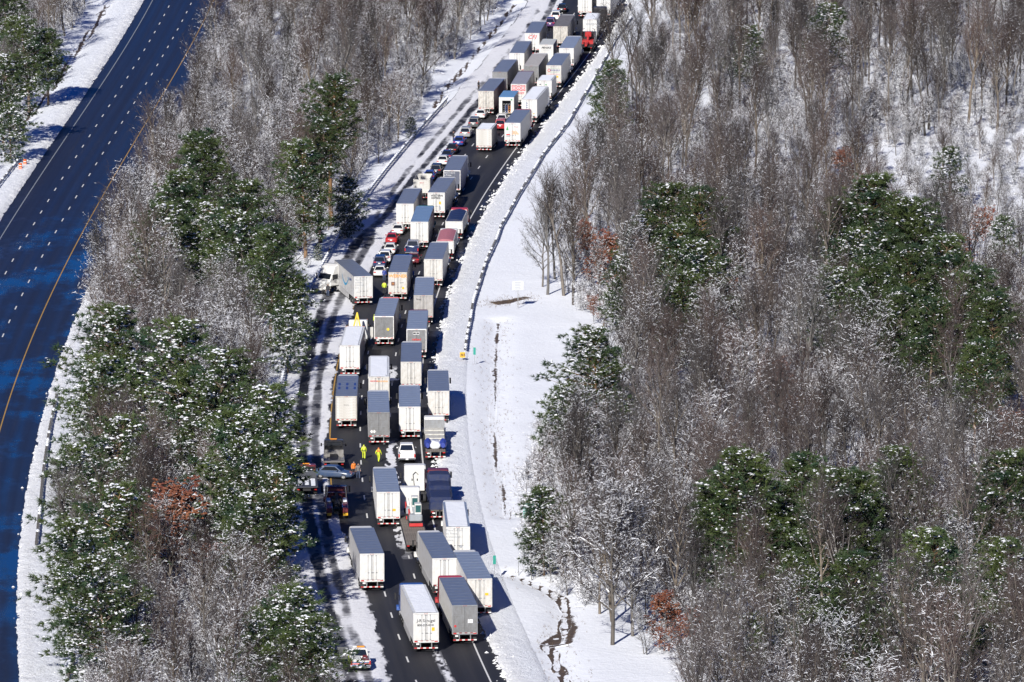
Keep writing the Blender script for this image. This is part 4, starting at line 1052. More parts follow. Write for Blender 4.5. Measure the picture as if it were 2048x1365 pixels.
o = semi('target', 'white trailer with three red bullseye rings on its doors', W1, roofm=paint('roof_lilac', (.36, .36, .41), .5, .3, dirt=.1), cab=CABS['maroon'])
plaque(o, 'print_band', 2.3, .95, 0, 3.42, paint('print_rose', (.55, .12, .12), .5, dirt=0.0), y=-.054)
for x, s in ((-.76, .36), (0, .46), (.76, .36)):
    disc(o, 'ring_ground', s, x, 3.42, WHITEP, y=-.06); disc(o, 'ring', s * .82, x, 3.42, REDP, y=-.068, r2=s * .5); disc(o, 'ring_centre', s * .22, x, 3.42, REDP, y=-.068)
letter(o, 'TARGET', .46, .12, 2.55, REDP, bold=.01)
semi('t16', 'cream trailer with dark maroon side behind the dull grey one in the left lane', W3, side=paint('side_maroon', (.10, .03, .07), .4, dirt=.1), roofm=ALU)
o = semi('t18', 'white trailer with snowy roof and small blue marks on its left door', W1, roofm=ROOFW, snow=(5, 0.0))
for k, z in enumerate((3.5, 3.15, 2.8, 2.45)): plaque(o, 'print_mark', .26, .14, -.42, z, NAVYP, rot=.5)
plaque(o, 'placard', .3, .12, .75, 1.75, ORANGE)
o = semi('fruit', 'white trailer printed with a green pine tree and orange fruit, red cab ahead', W1, roofm=ALU, cab=CABS['red'])
part('print_tree', cached('ptree', lambda: MB().add([(-.2, 0, 0), (.2, 0, 0), (0, 0, .75), (-.2, -.006, 0), (.2, -.006, 0), (0, -.006, .75)], [(3, 4, 5), (0, 3, 5, 2), (1, 2, 5, 4)]).mesh('print_tree', [GREENP])), o, (-.82, -.055, 2.9))
letter(o, 'Fresh', .3, .62, 3.45, REDP)
for k in range(9): disc(o, 'print_fruit', .14, .05 + (k % 5) * .21, 2.3 + (k // 5) * .28 + (k % 2) * .12, paint('print_peach', (.72, .36, .16), .5, dirt=0.0), r2=.07)
plaque(o, 'print_panel', .62, .18, -.68, 2.2, REDP); plaque(o, 'print_panel', .62, .2, -.68, 1.95, LGREY)
o = semi('primegray', 'slate grey trailer with white printed lines on its doors beside the car queue', DKGREY, side=paint('side_blue', (.03, .06, .22), .4, dirt=.08), frame=TAPEW)
prime(o, WHITEP)
o = semi('western', 'white trailer reading Western Express in black capitals', W1, roofm=ALU)
letter(o, 'WESTERN', .40, .1, 3.62, BLACK, bold=.012); letter(o, 'EXPRESS', .36, -.05, 3.26, BLACK, bold=.012); plaque(o, 'placard', .32, .42, .55, 2.55, SIGNY); plaque(o, 'placard', .3, .5, .55, 1.75, LGREY)
semi('t23', 'plain white trailer by the left snow edge, ahead of the blue-roofed one', W1, roofm=ALU)
semi('t24', 'white trailer with a bright blue roof and teal cab in the middle lane', W1, roofm=paint('roof_blue', (.22, .33, .48), .35, .3, dirt=.08), cab=CABS['green'])
semi('t28', 'cream trailer behind the pink tarped trailer in the right lane', W2, roofm=ALU)
o = semi('werner', 'white trailer with yellow WERNER lettering, blue cab', W2, roofm=ALU, cab=CABS['blue'], frame=W3)
letter(o, 'WERNER', .62, .03, 3.55, ORANGE, bold=.015); plaque(o, 'placard', .55, .52, -.62, 2.5, paint('print_brown', (.16, .08, .06), .5, dirt=0.0)); letter(o, '55', .3, -.62, 2.5, ORANGE, y=-.075); letter(o, '80579', .2, .55, 2.62, BLACK); disc(o, 'placard', .17, .75, 1.9, SIGNY)
o = semi('t32', 'dusty taupe trailer in the right lane with small dark print upper left', paint('taupe', (.40, .38, .36), .55, dirt=.2), side=paint('taupe2', (.36, .35, .34), .5, dirt=.15), roofm=ALUB)
letter(o, 'Bragg', .3, -.62, 3.55, BLACK)
o = semi('t31', 'grey-doored trailer with a round yellow placard, white and red fairing ahead', GREYD, frame=TAPEW, side=STEEL, roofm=ALUB, cab=CABS['white'])
disc(o, 'placard', .19, .52, 2.35, paint('placard_yellow', (.75, .55, .03), .5, dirt=0.0)); plaque(o, 'fairing_stripe', 2.1, .12, .2, 4.02, REDP, y=17.0)
o = semi('ashley', 'brushed metal trailer with red two-line lettering and twin vents', GREYD, side=STEEL, frame=TAPEW, roofm=ALUB, cab=CABS['maroon'])
plaque(o, 'vent_frame', .85, .36, -.05, 3.55, TAPEW); plaque(o, 'vent', .34, .2, -.24, 3.55, BLACK, y=-.068); plaque(o, 'vent', .34, .2, .16, 3.55, BLACK, y=-.068)
letter(o, 'Ashland', .36, 0, 2.72, REDP, bold=.016); letter(o, 'Market', .36, 0, 2.34, REDP, bold=.016)
o = semi('hanna', 'white trailer with small red-orange lettering and a bare patch in its roof snow', W2, roofm=ROOFW, snow=(8, .30), cab=CABS['white'])
letter(o, 'HANNA', .26, -.62, 3.55, REDP, bold=.006); letter(o, 'TRUCKING', .26, .45, 3.52, ORANGE, bold=.006)
semi('t37', 'white trailer with dirty lower doors behind the red-lettered metal one', W2, roofm=ALU)
o = semi('t38', 'cream trailer with a ribbed roll-up door behind the snowy-roofed wrecked trailer', W2, roofm=ALU, style='roll', frame=paint('frame_tan', (.5, .47, .42), .5, dirt=.15))
letter(o, '48 53102', .16, 0, 3.0, BLACK, y=-.05)
for r_ in range(2):
    for c in range(3):
        part('roof_plate', cached('rplate', lambda: MB().box(-.13, .13, -1.0, 1.0, 0, .03).mesh('roof_plate', [NAVYP])), o, ((-.95, 0, .95)[c], 6.2 + 3.0 * r_, 4.112))
o = semi('t39', 'tall grey metal trailer with two white diamond placards beside the yellow-suited workers', GREYD, side=STEEL, frame=GREYD, roofm=ALUB)
for x in (-.86, -.55): plaque(o, 'diamond_placard', .3, .3, x, 1.75, TAPEW, y=-.06, rot=R(45))
for z in (2.35, 2.95): plaque(o, 'door_rail', 2.2, .06, 0, z, STEEL, y=-.058)
semi('t40', 'white trailer just ahead of the white pickup', W1, roofm=ALUB)
semi('t41', 'white trailer pulled onto the right shoulder ahead of the loaded flatbed', W2, roofm=ALU)
o = semi('prime45', 'white trailer on the right shoulder with grey printed lines and thick roof snow', W1, roofm=ALUB, snow=(12, .16))
prime(o, LGREY); plaque(o, 'diamond_placard', .3, .3, .28, 1.95, LGREY, rot=R(45)); plaque(o, 'diamond_placard', .28, .28, .78, 1.95, TAPEW, rot=R(45))
o = semi('t46', 'white trailer with a yellow sticker alone in the middle lane beside the machinery lowboy', W1, roofm=ALUB)
plaque(o, 'placard', .4, .26, .62, 2.05, SIGNY)
semi('t47', 'plain white trailer angled in the left lane nearest the rutted shoulder, ribbed side showing', W1, roofm=ALU)
semi('t48', 'white trailer in the right lane immediately behind the machinery lowboy', W1, roofm=ALU)
o = semi('t49', 'cream trailer on the right shoulder nearest the camera, beside the green marker post', W2, roofm=ALUB)
plaque(o, 'placard', .36, .26, .72, 2.45, SIGNY)
o = semi('jr', 'white trailer lettered J-R Schugel, nearest to the camera, blue cab', W1, roofm=ROOFW, snow=(15, 0.0), cab=CABS['blue'])
letter(o, 'J-R Schugel', .42, 0, 3.32, BLACK, bold=.004); letter(o, '800-359-0101', .31, -.02, 2.85, BLACK, bold=.006); plaque(o, 'placard', .3, .36, .72, 2.45, SIGNY)
o = semi('t51', 'grey-doored trailer with red cab, nearest one on the edge line', GREYD, side=W1, frame=STEEL, roofm=ALU, cab=CABS['red'])
disc(o, 'placard', .12, -1.0, 1.95, REDP); plaque(o, 'placard', .5, .38, .55, 2.45, WHITEP); plaque(o, 'nose_trim', 2.4, .14, 0, 4.06, REDP, y=16.2); plaque(o, 'door_rail', 1.1, .05, -.6, 3.05, STEEL, y=-.058)
# the jackknifed one: trailer across the left lane, tractor swung towards the rail
o = semi('amazon', 'jackknifed white trailer with a blue smile on its side, cab against the left guardrail', W1, side=paint('side_white', (.56, .56, .57), .4, dirt=.1), roofm=ALU, tractor_on=False)
prime(o, LGREY, size=.26, top=3.6); plaque(o, 'print_line', .6, .04, -.7, 1.9, LGREY)
def smile():
    m = MB(); n = 14; top = []; bot = []
    for i in range(n + 1):
        t = -1 + 2 * i / n; top.append((t * 2.6, -1.0 * (1 - t * t))); bot.append((t * 2.6, -1.0 * (1 - t * t) - .30 * (1 - t * t) ** .5 - .02))
    vs = [(d, -y, z) for d in (0, .01) for y, z in top + bot]; k = n + 1
    fs = [(i, i + 1, k + i + 1, k + i) for i in range(n)] + [(2 * k + i, 3 * k + i, 3 * k + i + 1, 2 * k + i + 1) for i in range(n)]
    m.add(vs, fs); m.add([(0, -2.2, .15), (0, -2.75, .05), (0, -2.6, -.5), (.01, -2.2, .15), (.01, -2.75, .05), (.01, -2.6, -.5)], [(0, 1, 2), (5, 4, 3)])
    return m.mesh('smile_print', [BLUEP])
part('smile_print', smile(), o, (-1.318, 7.2, 3.2))
part('lettering', text_mesh('prime', .7, mat=NAVYP), o, (-1.315, 2.9, 3.35), (R(90), 0, R(-90)))
th = R(128)
tk = newobj('tractor_unit', None)
tractor(tk, .75, CABS['white'])
swing = Matrix.Translation((-.65 * math.sin(th), 15.25 + .65 * math.cos(th), 0)) @ Matrix.Rotation(th, 4, 'Z')
for ch in [c for c in COL.objects if c.parent == tk]:
    m_ = swing @ Matrix.LocRotScale(ch.location, ch.rotation_euler, ch.scale)
    ch.parent = o; ch.matrix_basis = m_
bpy.data.objects.remove(tk)

# ------------------------------------------------------------------ box trucks, flatbeds and other trucks
def box_truck(key, label, L, h, doors, side, roofm, cab, style='swing', snow=None, z0=.95):
    X, Y, a = SPOT[key]; o = root('box_truck', X, Y, a, label, 'truck', 'stopped box trucks')
    if side is SIDE: side = SIDE_SHADED
    box_body(o, L, h, z0, side, doors, roofm, doors, style, W=1.25)
    bumper(o, .48)
    day_cab(o, L + .12, cab)
    for s in (-1, 1): wheel(o, s * .88, 1.7, .42, .5)
    part('frame_rails', cached(('brail', L), lambda: MB().box(-.45, -.33, .1, L + 2.2, .55, .85).box(.33, .45, .1, L + 2.2, .55, .85).mesh('frame_rails', [FRAME])), o)
    if snow: roof_snow(o, L, h, *snow)
    return o
def day_cab(o, y, m, h=2.45, w=1.08, nose=1.0):
    def cab():
        q = MB(); q.prism([(0, .55), (0, h - .12), (.12, h), (1.15, h - .03), (1.75, h * .62 + .1), (1.8, .55)], -w, w, 0, .12); return q.mesh('cab', [m])
    part('cab', cached(('dcab', m.name, h, w), cab), o, (0, y, 0))
    part('hood', cached(('dhood', m.name, nose), lambda: MB().prism([(0, .5), (0, 1.5), (nose * .8, 1.35), (nose, 1.1), (nose, .5)], -w * .92, w * .92, 0, .15).mesh('hood', [m])), o, (0, y + 1.78, 0))
    part('windshield', cached(('dws', h, w), lambda: MB().add([(-w * .85, 1.25, h - .16), (w * .85, 1.25, h - .16), (w * .9, 1.74, h * .66 + .05), (-w * .9, 1.74, h * .66 + .05), (-w * .85, 1.28, h - .13), (w * .85, 1.28, h - .13), (w * .9, 1.78, h * .66 + .07), (-w * .9, 1.78, h * .66 + .07)],
        [(0, 1, 2, 3), (7, 6, 5, 4), (0, 4, 5, 1), (1, 5, 6, 2), (2, 6, 7, 3), (3, 7, 4, 0)]).mesh('windshield', [GLASS])), o, (0, y, 0))
    part('rear_window', cached(('drw', h, w), lambda: MB().box(-w * .75, w * .75, -.012, .0, h - .82, h - .22).mesh('rear_window', [GLASS])), o, (0, y - .002, 0))
    for s in (-1, 1):
        part('side_window', cached(('dsw', h), lambda: MB().box(-.01, .01, .3, 1.2, h * .6, h - .2).mesh('side_window', [GLASS])), o, (s * (w + .003), y, 0))
        part('mirror', cached('dmir', lambda: MB().box(-.02, .14, -.05, .05, -.22, .18, bev=.02).bar((0, 0, 0), (-.28, -.05, 0), .02).mesh('mirror', [FRAME])), o, (s * (w + .28), y + 1.35, h * .72), (0, 0, 0 if s > 0 else math.pi))
        wheel(o, s * (w - .14), y + 1.75 + nose * .35, .42, .26)
def smalltail(o, w, z, y=-.04):
    for s in (-1, 1): part('tail_light', cached('stail', lambda: MB().box(-.14, .14, -.03, .03, -.06, .06, bev=.01).mesh('tail_light', [RED])), o, (s * w, y, z))

o = box_truck('ware', 'white box truck with snowy roof and grey lettering near the top right', 9.0, 3.9, W1, SIDE, ROOFW, CABS['white'], snow=(18, 0.0))
letter(o, 'WARE', .55, 0, 3.05, LGREY, bold=.01)
o = box_truck('penske', 'white box truck with black slanted lettering between trailers', 8.0, 3.9, W1, paint('side_slate', (.2, .2, .26), .5, dirt=.1), paint('roof_pale', (.5, .52, .51), .5, dirt=.08), CABS['white'], 'roll')
letter(o, 'PENSKE', .48, 0, 3.35, BLACK, bold=.012, shear=.25); plaque(o, 'print_line', 1.2, .05, .1, 2.95, LGREY)
o = box_truck('t15', 'small white snow-roofed box truck beside the right edge line', 7.0, 3.7, W1, SIDE, ROOFW, CABS['white'], snow=(21, 0.0))
plaque(o, 'print_mark', .25, .16, -.7, 3.05, BLACK); plaque(o, 'print_mark', .3, .16, .3, 3.0, GREENP)
o = box_truck('t20', 'short white box truck with snowy roof alone in the middle lane', 7.2, 3.75, W2, SIDE, ROOFW, CABS['white'], 'roll', snow=(24, 0.0))
# open-backed truck with hand trucks inside
X, Y, a = SPOT['open']
o = root('box_truck', X, Y, a, 'white truck with blue roof and open back full of hand trucks', 'truck', 'stopped box trucks')
L, h, z0 = 8.0, 3.7, .95
def openbody():
    m = MB(); m.box(-1.25, -1.2, 0, L, z0, h - .05); m.box(1.2, 1.25, 0, L, z0, h - .05); m.box(-1.2, 1.2, L - .05, L, z0, h - .05); m.box(-1.2, 1.2, 0, L - .05, z0, z0 + .06)
    m.box(-1.2, -.72, -.03, .03, z0 + .06, h - .06); m.box(.72, 1.2, -.03, .03, z0 + .06, h - .06); m.box(-.72, .72, -.03, .03, h - .62, h - .06); return m.mesh('truck_body', [W1])
part('truck_body', openbody(), o)
part('roof', MB().box(-1.25, 1.25, -.02, L, h - .05, h).mesh('roof', [paint('roof_sky_blue', (.16, .33, .55), .4, .1, dirt=.08)]), o)
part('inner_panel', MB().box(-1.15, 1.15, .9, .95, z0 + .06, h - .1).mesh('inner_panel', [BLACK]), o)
plaque(o, 'emblem', .26, .26, .85, 3.25, GREENP, y=-.035)
def hand_truck(c):
    m = MB()
    for s in (-.2, .2): m.bar((s, 0, .1), (s, .1, 1.25), .03, m=0)
    for z in (.35, .65, .95): m.bar((-.2, .03, z), (.2, .03, z), .025, m=0)
    m.box(-.24, .24, -.25, 0, .05, .1, 0); m.cyl((-.2, .1, .15), .13, .08, 'x', 10, 1); m.cyl((.2, .1, .15), .13, .08, 'x', 10, 1)
    m.bar((-.2, .1, 1.25), (0, .14, 1.5), .03, m=1); m.bar((.2, .1, 1.25), (0, .14, 1.5), .03, m=1)
    return m.mesh('hand_truck', [c, STEEL])
for k, (x, c) in enumerate(((-.45, STEEL), (0, CABS['blue']), (.45, ORANGE))):
    part('hand_truck', hand_truck(c), o, (x, .45, z0 + .06))
part('step_bumper', MB().box(-1.2, 1.2, -.35, 0, .62, .72).mesh('step_bumper', [STEEL]), o); smalltail(o, 1.05, .85)
day_cab(o, L + .12, CABS['white'])
for s in (-1, 1): wheel(o, s * .88, 1.7, .42, .5)

def dump_body(o, L, h, z0, mat, inner, W=1.22):
    def f():
        m = MB(); t = .06
        m.box(-W, -W + t, 0, L, z0, h); m.box(W - t, W, 0, L, z0, h); m.box(-W + t, W - t, 0, t, z0, h - .12); m.box(-W + t, W - t, L - t, L, z0, h + .1); m.box(-W + t, W - t, t, L - t, z0, z0 + .1)
        for i in range(int(L / 1.0) + 1):
            for s in (-1, 1): m.box(s * W - .05, s * W + .05, .1 + i * (L - .2) / int(L / 1.0) - .05, .1 + i * (L - .2) / int(L / 1.0) + .05, z0 + .02, h - .06)
        m.box(-W - .05, W + .05, -.05, 0.0, h - .2, h - .1); return m.mesh('dump_body', [mat])
    part('dump_body', f(), o)
    part('tailgate', MB().box(-W + .08, W - .08, -.07, -.005, z0 + .02, h - .22, bev=.015).mesh('tailgate', [mat]), o)
    for k, z in enumerate((.33, .66)): part('gate_rib', MB().box(-W + .1, W - .1, -.1, -.065, -.03, .03).mesh('gate_rib', [mat]), o, (0, 0, z0 + (h - z0) * z))
def tarp(o, L, h, mat, W=1.24, rise=.28, y0=.05):
    n = 9; rows = int(L / .45)
    def f():
        V = []; 
        for i in range(rows + 1):
            y = y0 + (L - 2 * y0) * i / rows; b = .035 * (i % 2)
            for k in range(n): t = -1 + 2 * k / (n - 1); V.append((t * W, y, h - .05 + (rise + b) * (1 - t * t) + .02 * math.sin(i * 1.7 + k)))
        m = MB(); m.add(V, [tuple(q) for q in grid_faces(rows + 1, n).tolist()])
        e = len(V) - n
        m.add([V[k] for k in range(n)] + [(V[0][0], y0, h - .1), (V[n - 1][0], y0, h - .1)], [tuple([n] + list(range(n)) + [n + 1])])
        m.add([V[e + k] for k in range(n)] + [(V[0][0], L - y0, h - .1), (V[n - 1][0], L - y0, h - .1)], [tuple([n + 1] + list(range(n - 1, -1, -1)) + [n])])
        return m.mesh('tarpaulin', [mat])
    part('tarpaulin', f(), o)
def dual_axles(o, ys, r=.5):
    for y in ys:
        for s in (-1, 1): wheel(o, s * .95, y, r, .55)
X, Y, a = SPOT['dump']
o = root('dump_truck', X, Y, a + 3, 'cream dump truck with empty dark bed in the left lane by the snow', 'truck')
dump_body(o, 5.2, 3.35, 1.15, W2, FRAME); dual_axles(o, (1.1, 2.4)); part('bed_shadow_block', MB().box(-1.14, 1.14, .08, 5.1, 1.3, 2.2).mesh('bed_liner', [FRAME]), o)  # black block in the empty bed paints in the shade inside it
bumper(o, .5); smalltail(o, .95, 1.05); day_cab(o, 5.4, CABS['white'], 2.8, 1.15, 1.4)
part('frame_rails', MB().box(-.45, .45, .1, 8.0, .7, 1.12).mesh('frame_rails', [FRAME]), o)
letter(o, 'MACK', .22, 0, 2.75, REDP, y=-.11)
for key, lab, tm, cb in (('blacktarp', 'end-dump trailer under a dark blue ribbed tarp, red cab ahead', paint('tarp_navy', (.015, .025, .075), .45, dirt=.15), CABS['red']), ('pinktarp', 'end-dump trailer under a faded pink ribbed tarp in the right lane', paint('tarp_pink', (.42, .15, .18), .6, dirt=.15), CABS['white'])):
    X, Y, a = SPOT[key]; o = root('dump_trailer_truck', X, Y, a, lab, 'truck')
    dump_body(o, 10.8, 3.0, 1.15, W1, FRAME); tarp(o, 10.8, 3.0, tm); dual_axles(o, (1.2, 2.45)); bumper(o, .5); smalltail(o, .95, 1.05)
    tractor(o, 11.3, cb, 3.2 if key == 'blacktarp' else 3.0, sleeper=True)
    part('frame_rails', MB().box(-.45, .45, .1, 10.4, .7, 1.12).mesh('frame_rails', [FRAME]), o)

def cxy(k): return CARS[k]
def deck(o, L, z, mat, W=1.25):
    def f():
        m = MB(); m.box(-W, W, 0, L, z - .12, z - .03); m.box(-W - .02, -W + .06, 0, L, z - .2, z); m.box(W - .06, W + .02, 0, L, z - .2, z); return m.mesh('deck_frame', [FRAME])
    part('deck_frame', f(), o)
    n = 10; pw = 2 * (W - .07) / n
    pm = MB().box(-pw / 2 + .01, pw / 2 - .01, .02, L - .02, z - .03, z + .01).mesh('deck_plank', [mat])
    for k in range(n): part('deck_plank', pm, o, (-W + .07 + pw * (k + .5), 0, 0))
WOOD = paint('deck_wood', (.22, .19, .16), .8, dirt=.3)
# lumber flatbed with blue tarps
X, Y = cxy('lumber'); o = root('flatbed_truck', X, Y, -1.2, 'white flatbed truck stacked with pale boards on the right shoulder', 'truck')
deck(o, 13.0, 1.15, WOOD); bumper(o, .5); smalltail(o, 1.0, 1.0); dual_axles(o, (1.2, 2.45)); tractor(o, 13.6, CABS['white'], 3.1, True)
part('headboard', MB().box(-1.2, 1.2, 12.7, 12.8, 1.15, 2.9).mesh('headboard', [STEEL]), o)
PALE = paint('pale_boards', (.56, .55, .50), .7, dirt=.2)
ld = tag(newobj('board_stack', None, None, o.location), 'stack of pale boards loaded on the white flatbed', 'boards'); ld.rotation_euler = o.rotation_euler
for k in range(7):
    hh = 1.17 + (.75 if k < 5 else .0)
for k in range(6):
    part('board_bundle', MB().box(-1.15, 1.15, -.72, .72, 0, .62 + .12 * (k % 2), bev=.03).mesh('board_bundle', [PALE]), ld, (0, 5.2 + 1.5 * k - .75, 1.165))
sn = MB(); 
part('snow_heap', sn.box(-.6, .6, 1.2, 4.4, 0, .8, bev=.25).box(-1.1, 1.1, 3.2, 4.6, 0, .7, bev=.3).mesh('snow_heap', [SNOW], True), ld, (0, 0, 1.165))
BTARP = paint('tarp_blue', (.02, .045, .30), .6, dirt=.15)
def bundle(seed):
    rd = random.Random(seed); m = MB(); secs = []
    for i in range(7):
        y = i * .45; w = .36 * math.sin(math.pi * (.12 + .76 * i / 6)) + .1
        secs.append([(w * math.cos(t) * rd.uniform(.85, 1.15), y, .5 + .62 * math.sin(t) * rd.uniform(.85, 1.1) * (w / .46)) for t in [6.2832 * j / 10 for j in range(10)]])
    m.loft(secs); return m.mesh('tarp_bundle', [BTARP])
for s in (-1, 1):
    q = tag(newobj('tarp_bundle', bundle(5 + s), None), ('left' if s < 0 else 'right') + ' of two bright blue tarp bundles at the back of the board flatbed', 'tarp')
    q.matrix_world = Matrix.Translation(o.location) @ o.rotation_euler.to_matrix().to_4x4() @ Matrix.Translation((s * .92, 1.2, 1.18))
# tarped flatbed with maroon cab
X, Y = cxy('tarpflat'); o = root('flatbed_truck', X - .35, Y - 6.4, -2.0, 'maroon truck hauling a dark blue tarped load on the right shoulder', 'truck')
deck(o, 14.6, 1.2, WOOD); bumper(o, .5); smalltail(o, 1.0, 1.05); dual_axles(o, (1.2, 2.45)); tractor(o, 15.3, CABS['maroon'], 3.35)
DT = paint('tarp_dark', (.012, .022, .075), .6, dirt=.15)
def load_tarp():
    rd = random.Random(3); m = MB(); secs = []
    for i in range(26):
        y = .5 + i * .53; st = 1.35 if i < 11 else (1.75 if i < 19 else 2.3)
        w = 1.15 + rd.uniform(-.04, .07); hh = 1.22 + st + rd.uniform(-.05, .07)
        if i in (0, 25): hh -= .5
        w = w + .12 * (i % 2)
        secs.append([(-w - .1, y, 1.22), (-w - .06, y, 2.0), (-w, y, hh - .2), (-w * .88, y, hh - .02), (0, y, hh + rd.uniform(-.06, .06)), (w * .88, y, hh - .02), (w, y, hh - .2), (w + .06, y, 2.0), (w + .1, y, 1.22)])
    m.loft(secs); return m.mesh('tarped_load', [DT])
q = tag(newobj('tarped_load', load_tarp(), None), 'lumpy load wrapped in dark blue tarp behind the maroon cab', 'cargo'); q.location = o.location; q.rotation_euler = o.rotation_euler
# bobtail white sleeper, seen from behind
o = root('tractor_unit', -11.15, 766.0, -2.4, 'white sleeper cab without a trailer, curved hose on its back wall', 'truck')
tractor(o, 0, CABS['white'], 3.95)
part('air_hose', MB().bar((-.1, -.08, 1.6), (-.25, -.12, 2.9), .03).bar((-.25, -.12, 2.9), (.05, -.1, 3.2), .03).bar((.05, -.1, 3.2), (.35, -.1, 2.9), .03).mesh('air_hose', [FRAME]), o)
part('back_window', MB().box(-.4, -.28, -.02, 0, 2.15, 2.4).box(.2, .32, -.02, 0, 2.15, 2.4).mesh('back_window', [GLASS]), o)
# lowboy with two mini excavators
o = root('lowboy_truck', -10.35, 730.6, -3.4, 'white truck with a plank lowboy carrying two small machines', 'truck')
deck(o, 19.6, 1.0, WOOD, 1.3); dual_axles(o, (1.3, 2.5), .42); smalltail(o, 1.05, .85); tractor(o, 20.6, CABS['white'], 3.9)
part('gooseneck', MB().box(-1.15, 1.15, 18.2, 20.2, 1.05, 1.35, bev=.05).mesh('gooseneck', [W1]), o)
EXG = paint('machine_grey', (.30, .33, .36), .45, dirt=.1); EXW = paint('machine_white', (.62, .62, .60), .4, dirt=.08); EXR = paint('machine_red', (.5, .03, .03), .4, dirt=.06); TEAL = paint('tinted_glass', (.03, .10, .10), .08, dirt=0.0)
def excavator(parentmat, lab, rz):
    e = newobj('mini_excavator', None); tag(e, lab, 'excavator'); e.matrix_world = parentmat
    for s in (-1, 1): part('track', MB().prism([(-.9, .02), (-1.05, .22), (-.9, .46), (.9, .46), (1.05, .22), (.9, .02)], s * .62 - .16, s * .62 + .16, 0, .02).mesh('track', [RUBBER]), e)
    part('chassis', MB().box(-.46, .46, -.7, .7, .2, .6).mesh('chassis', [FRAME]), e)
    part('body', MB().box(-.72, .72, -1.05, .35, .6, 1.35, bev=.1).mesh('body', [EXG]), e)
    c = part('cab', MB().box(-.1, .66, -.45, .75, 1.3, 2.5, bev=.06).mesh('cab', [EXW]), e)
    part('window', MB().box(-.02, .58, -.46, -.445, 1.55, 2.35).mesh('window', [TEAL]), c); part('window', MB().box(-.105, -.09, -.3, .6, 1.5, 2.35).mesh('window', [TEAL]), c)
    part('boom', MB().bar((-.35, .3, 1.1), (-.5, .9, 2.1), .16, 6, 0).bar((-.5, .9, 2.1), (-.55, 1.7, 1.6), .13, 6, 0).mesh('boom', [EXW]), e)
    part('arm', MB().bar((-.55, 1.7, 1.6), (-.55, 1.9, .75), .11, 6).mesh('arm', [EXR]), e)
    part('hydraulic_ram', MB().bar((-.35, .55, 1.0), (-.5, 1.1, 1.95), .06, 6).bar((-.72, -.2, 1.2), (-.72, .6, 1.75), .07).mesh('hydraulic_ram', [EXR]), e)
    part('bucket', MB().prism([(0, 0), (.35, .1), (.4, .45), (.1, .6)], -.3, .3).mesh('bucket', [FRAME]), e, (-.55, 1.6, .25))
    part('blade', MB().box(-.75, .75, -1.3, -1.2, .1, .45).mesh('blade', [EXR]), e)
B = Matrix.Translation(o.location) @ o.rotation_euler.to_matrix().to_4x4()
excavator(B @ Matrix.Translation((.15, 17.0, 1.01)), 'small excavator with red arm just behind the lowboy cab', 0)
excavator(B @ Matrix.Translation((.3, 12.2, 1.01)), 'small excavator with red arm at the rear of the lowboy', 0)
# dark bobtail and red crane truck near the top
X, Y = cxy('bobtail'); o = root('tractor_unit', X, Y + 3.2, 5.2, 'dark tractor without a trailer near the top, chrome stack', 'truck'); tractor(o, 0, CABS['black'], 3.5)
X, Y = cxy('redcrane'); o = root('crane_truck', X, Y, 5.6, 'bright red crane truck with chrome cab behind the grey-lettered box truck', 'truck')
deck(o, 5.6, 1.0, FRAME, 1.1); dual_axles(o, (1.2, 2.4), .48); smalltail(o, .9, .8); tractor(o, 6.0, CABS['black'], 2.9, False)
part('boom', MB().box(-.22, .22, -.6, 3.2, 1.1, 1.5, bev=.04).bar((0, 3.2, 1.3), (0, 4.9, 3.0), .22, 6).mesh('boom', [CABS['red']]), o)
part('boom_head', MB().box(-.55, .55, 4.3, 5.2, 2.2, 3.1, bev=.08).mesh('boom_head', [CABS['red']]), o)
part('rear_deck', MB().box(-1.0, 1.0, 3.3, 5.5, 1.0, 1.7, bev=.05).mesh('rear_deck', [CABS['red']]), o)
for s in (-1, 1): part('grab_rail', MB().bar((s * 1.1, 5.5, 1.0), (s * 1.1, 5.5, 3.4), .07, 8).bar((s * 1.1, 5.5, 3.4), (s * .7, 5.5, 3.6), .05).mesh('grab_rail', [CHROME]), o)

# wrecked trailer with its snowy roof, and the tow truck at its nose
o = semi('t34', 'snow-roofed white container trailer hitched to a tow truck with yellow boom', W1, roofm=ROOFW, snow=(27, 0.0), tractor_on=False, frame=W1)
part('nose_bar', MB().box(-1.25, 1.25, 16.2, 16.3, 3.85, 4.15).mesh('nose_bar', [CABS['orange']]), o)
X, Y, a = SPOT['t34']; ta = R(a)
def ahead(d, s=0.0): return (X + math.sin(ta) * d + math.cos(ta) * s, Y + math.cos(ta) * d - math.sin(ta) * s)
tx, ty = ahead(20.5)
o = root('tow_truck', tx, ty, a, 'white tow truck with a yellow A-frame boom at the nose of the snowy trailer', 'tow truck')
deck(o, 4.6, 1.05, FRAME, 1.15); dual_axles(o, (1.0, 2.3)); tractor(o, 5.0, CABS['white'], 3.5, False)
YB = paint('boom_yellow', (.70, .52, .03), .4, dirt=.08)
part('boom', MB().bar((-.95, .3, 1.1), (0, 2.6, 4.9), .10, 6).bar((.95, .3, 1.1), (0, 2.6, 4.9), .10, 6).bar((0, 2.6, 4.9), (0, .6, 1.6), .06, 6).mesh('boom', [YB]), o)
part('wheel_lift', MB().box(-.2, .2, -.8, 1.0, .5, .8).box(-.9, .9, -.9, -.7, .45, .7).mesh('wheel_lift', [STEEL]), o)
for s in (-1, 1): part('tool_box', MB().box(-.2, .2, .2, 2.6, 1.06, 1.7, bev=.04).mesh('tool_box', [W1]), o, (s * .95, 0, 0))
part('open_door', MB().box(0, .06, -.55, .55, 1.0, 2.4, bev=.03).mesh('open_door', [W1]), o, (1.45, 6.3, 0), (0, 0, R(-65)))

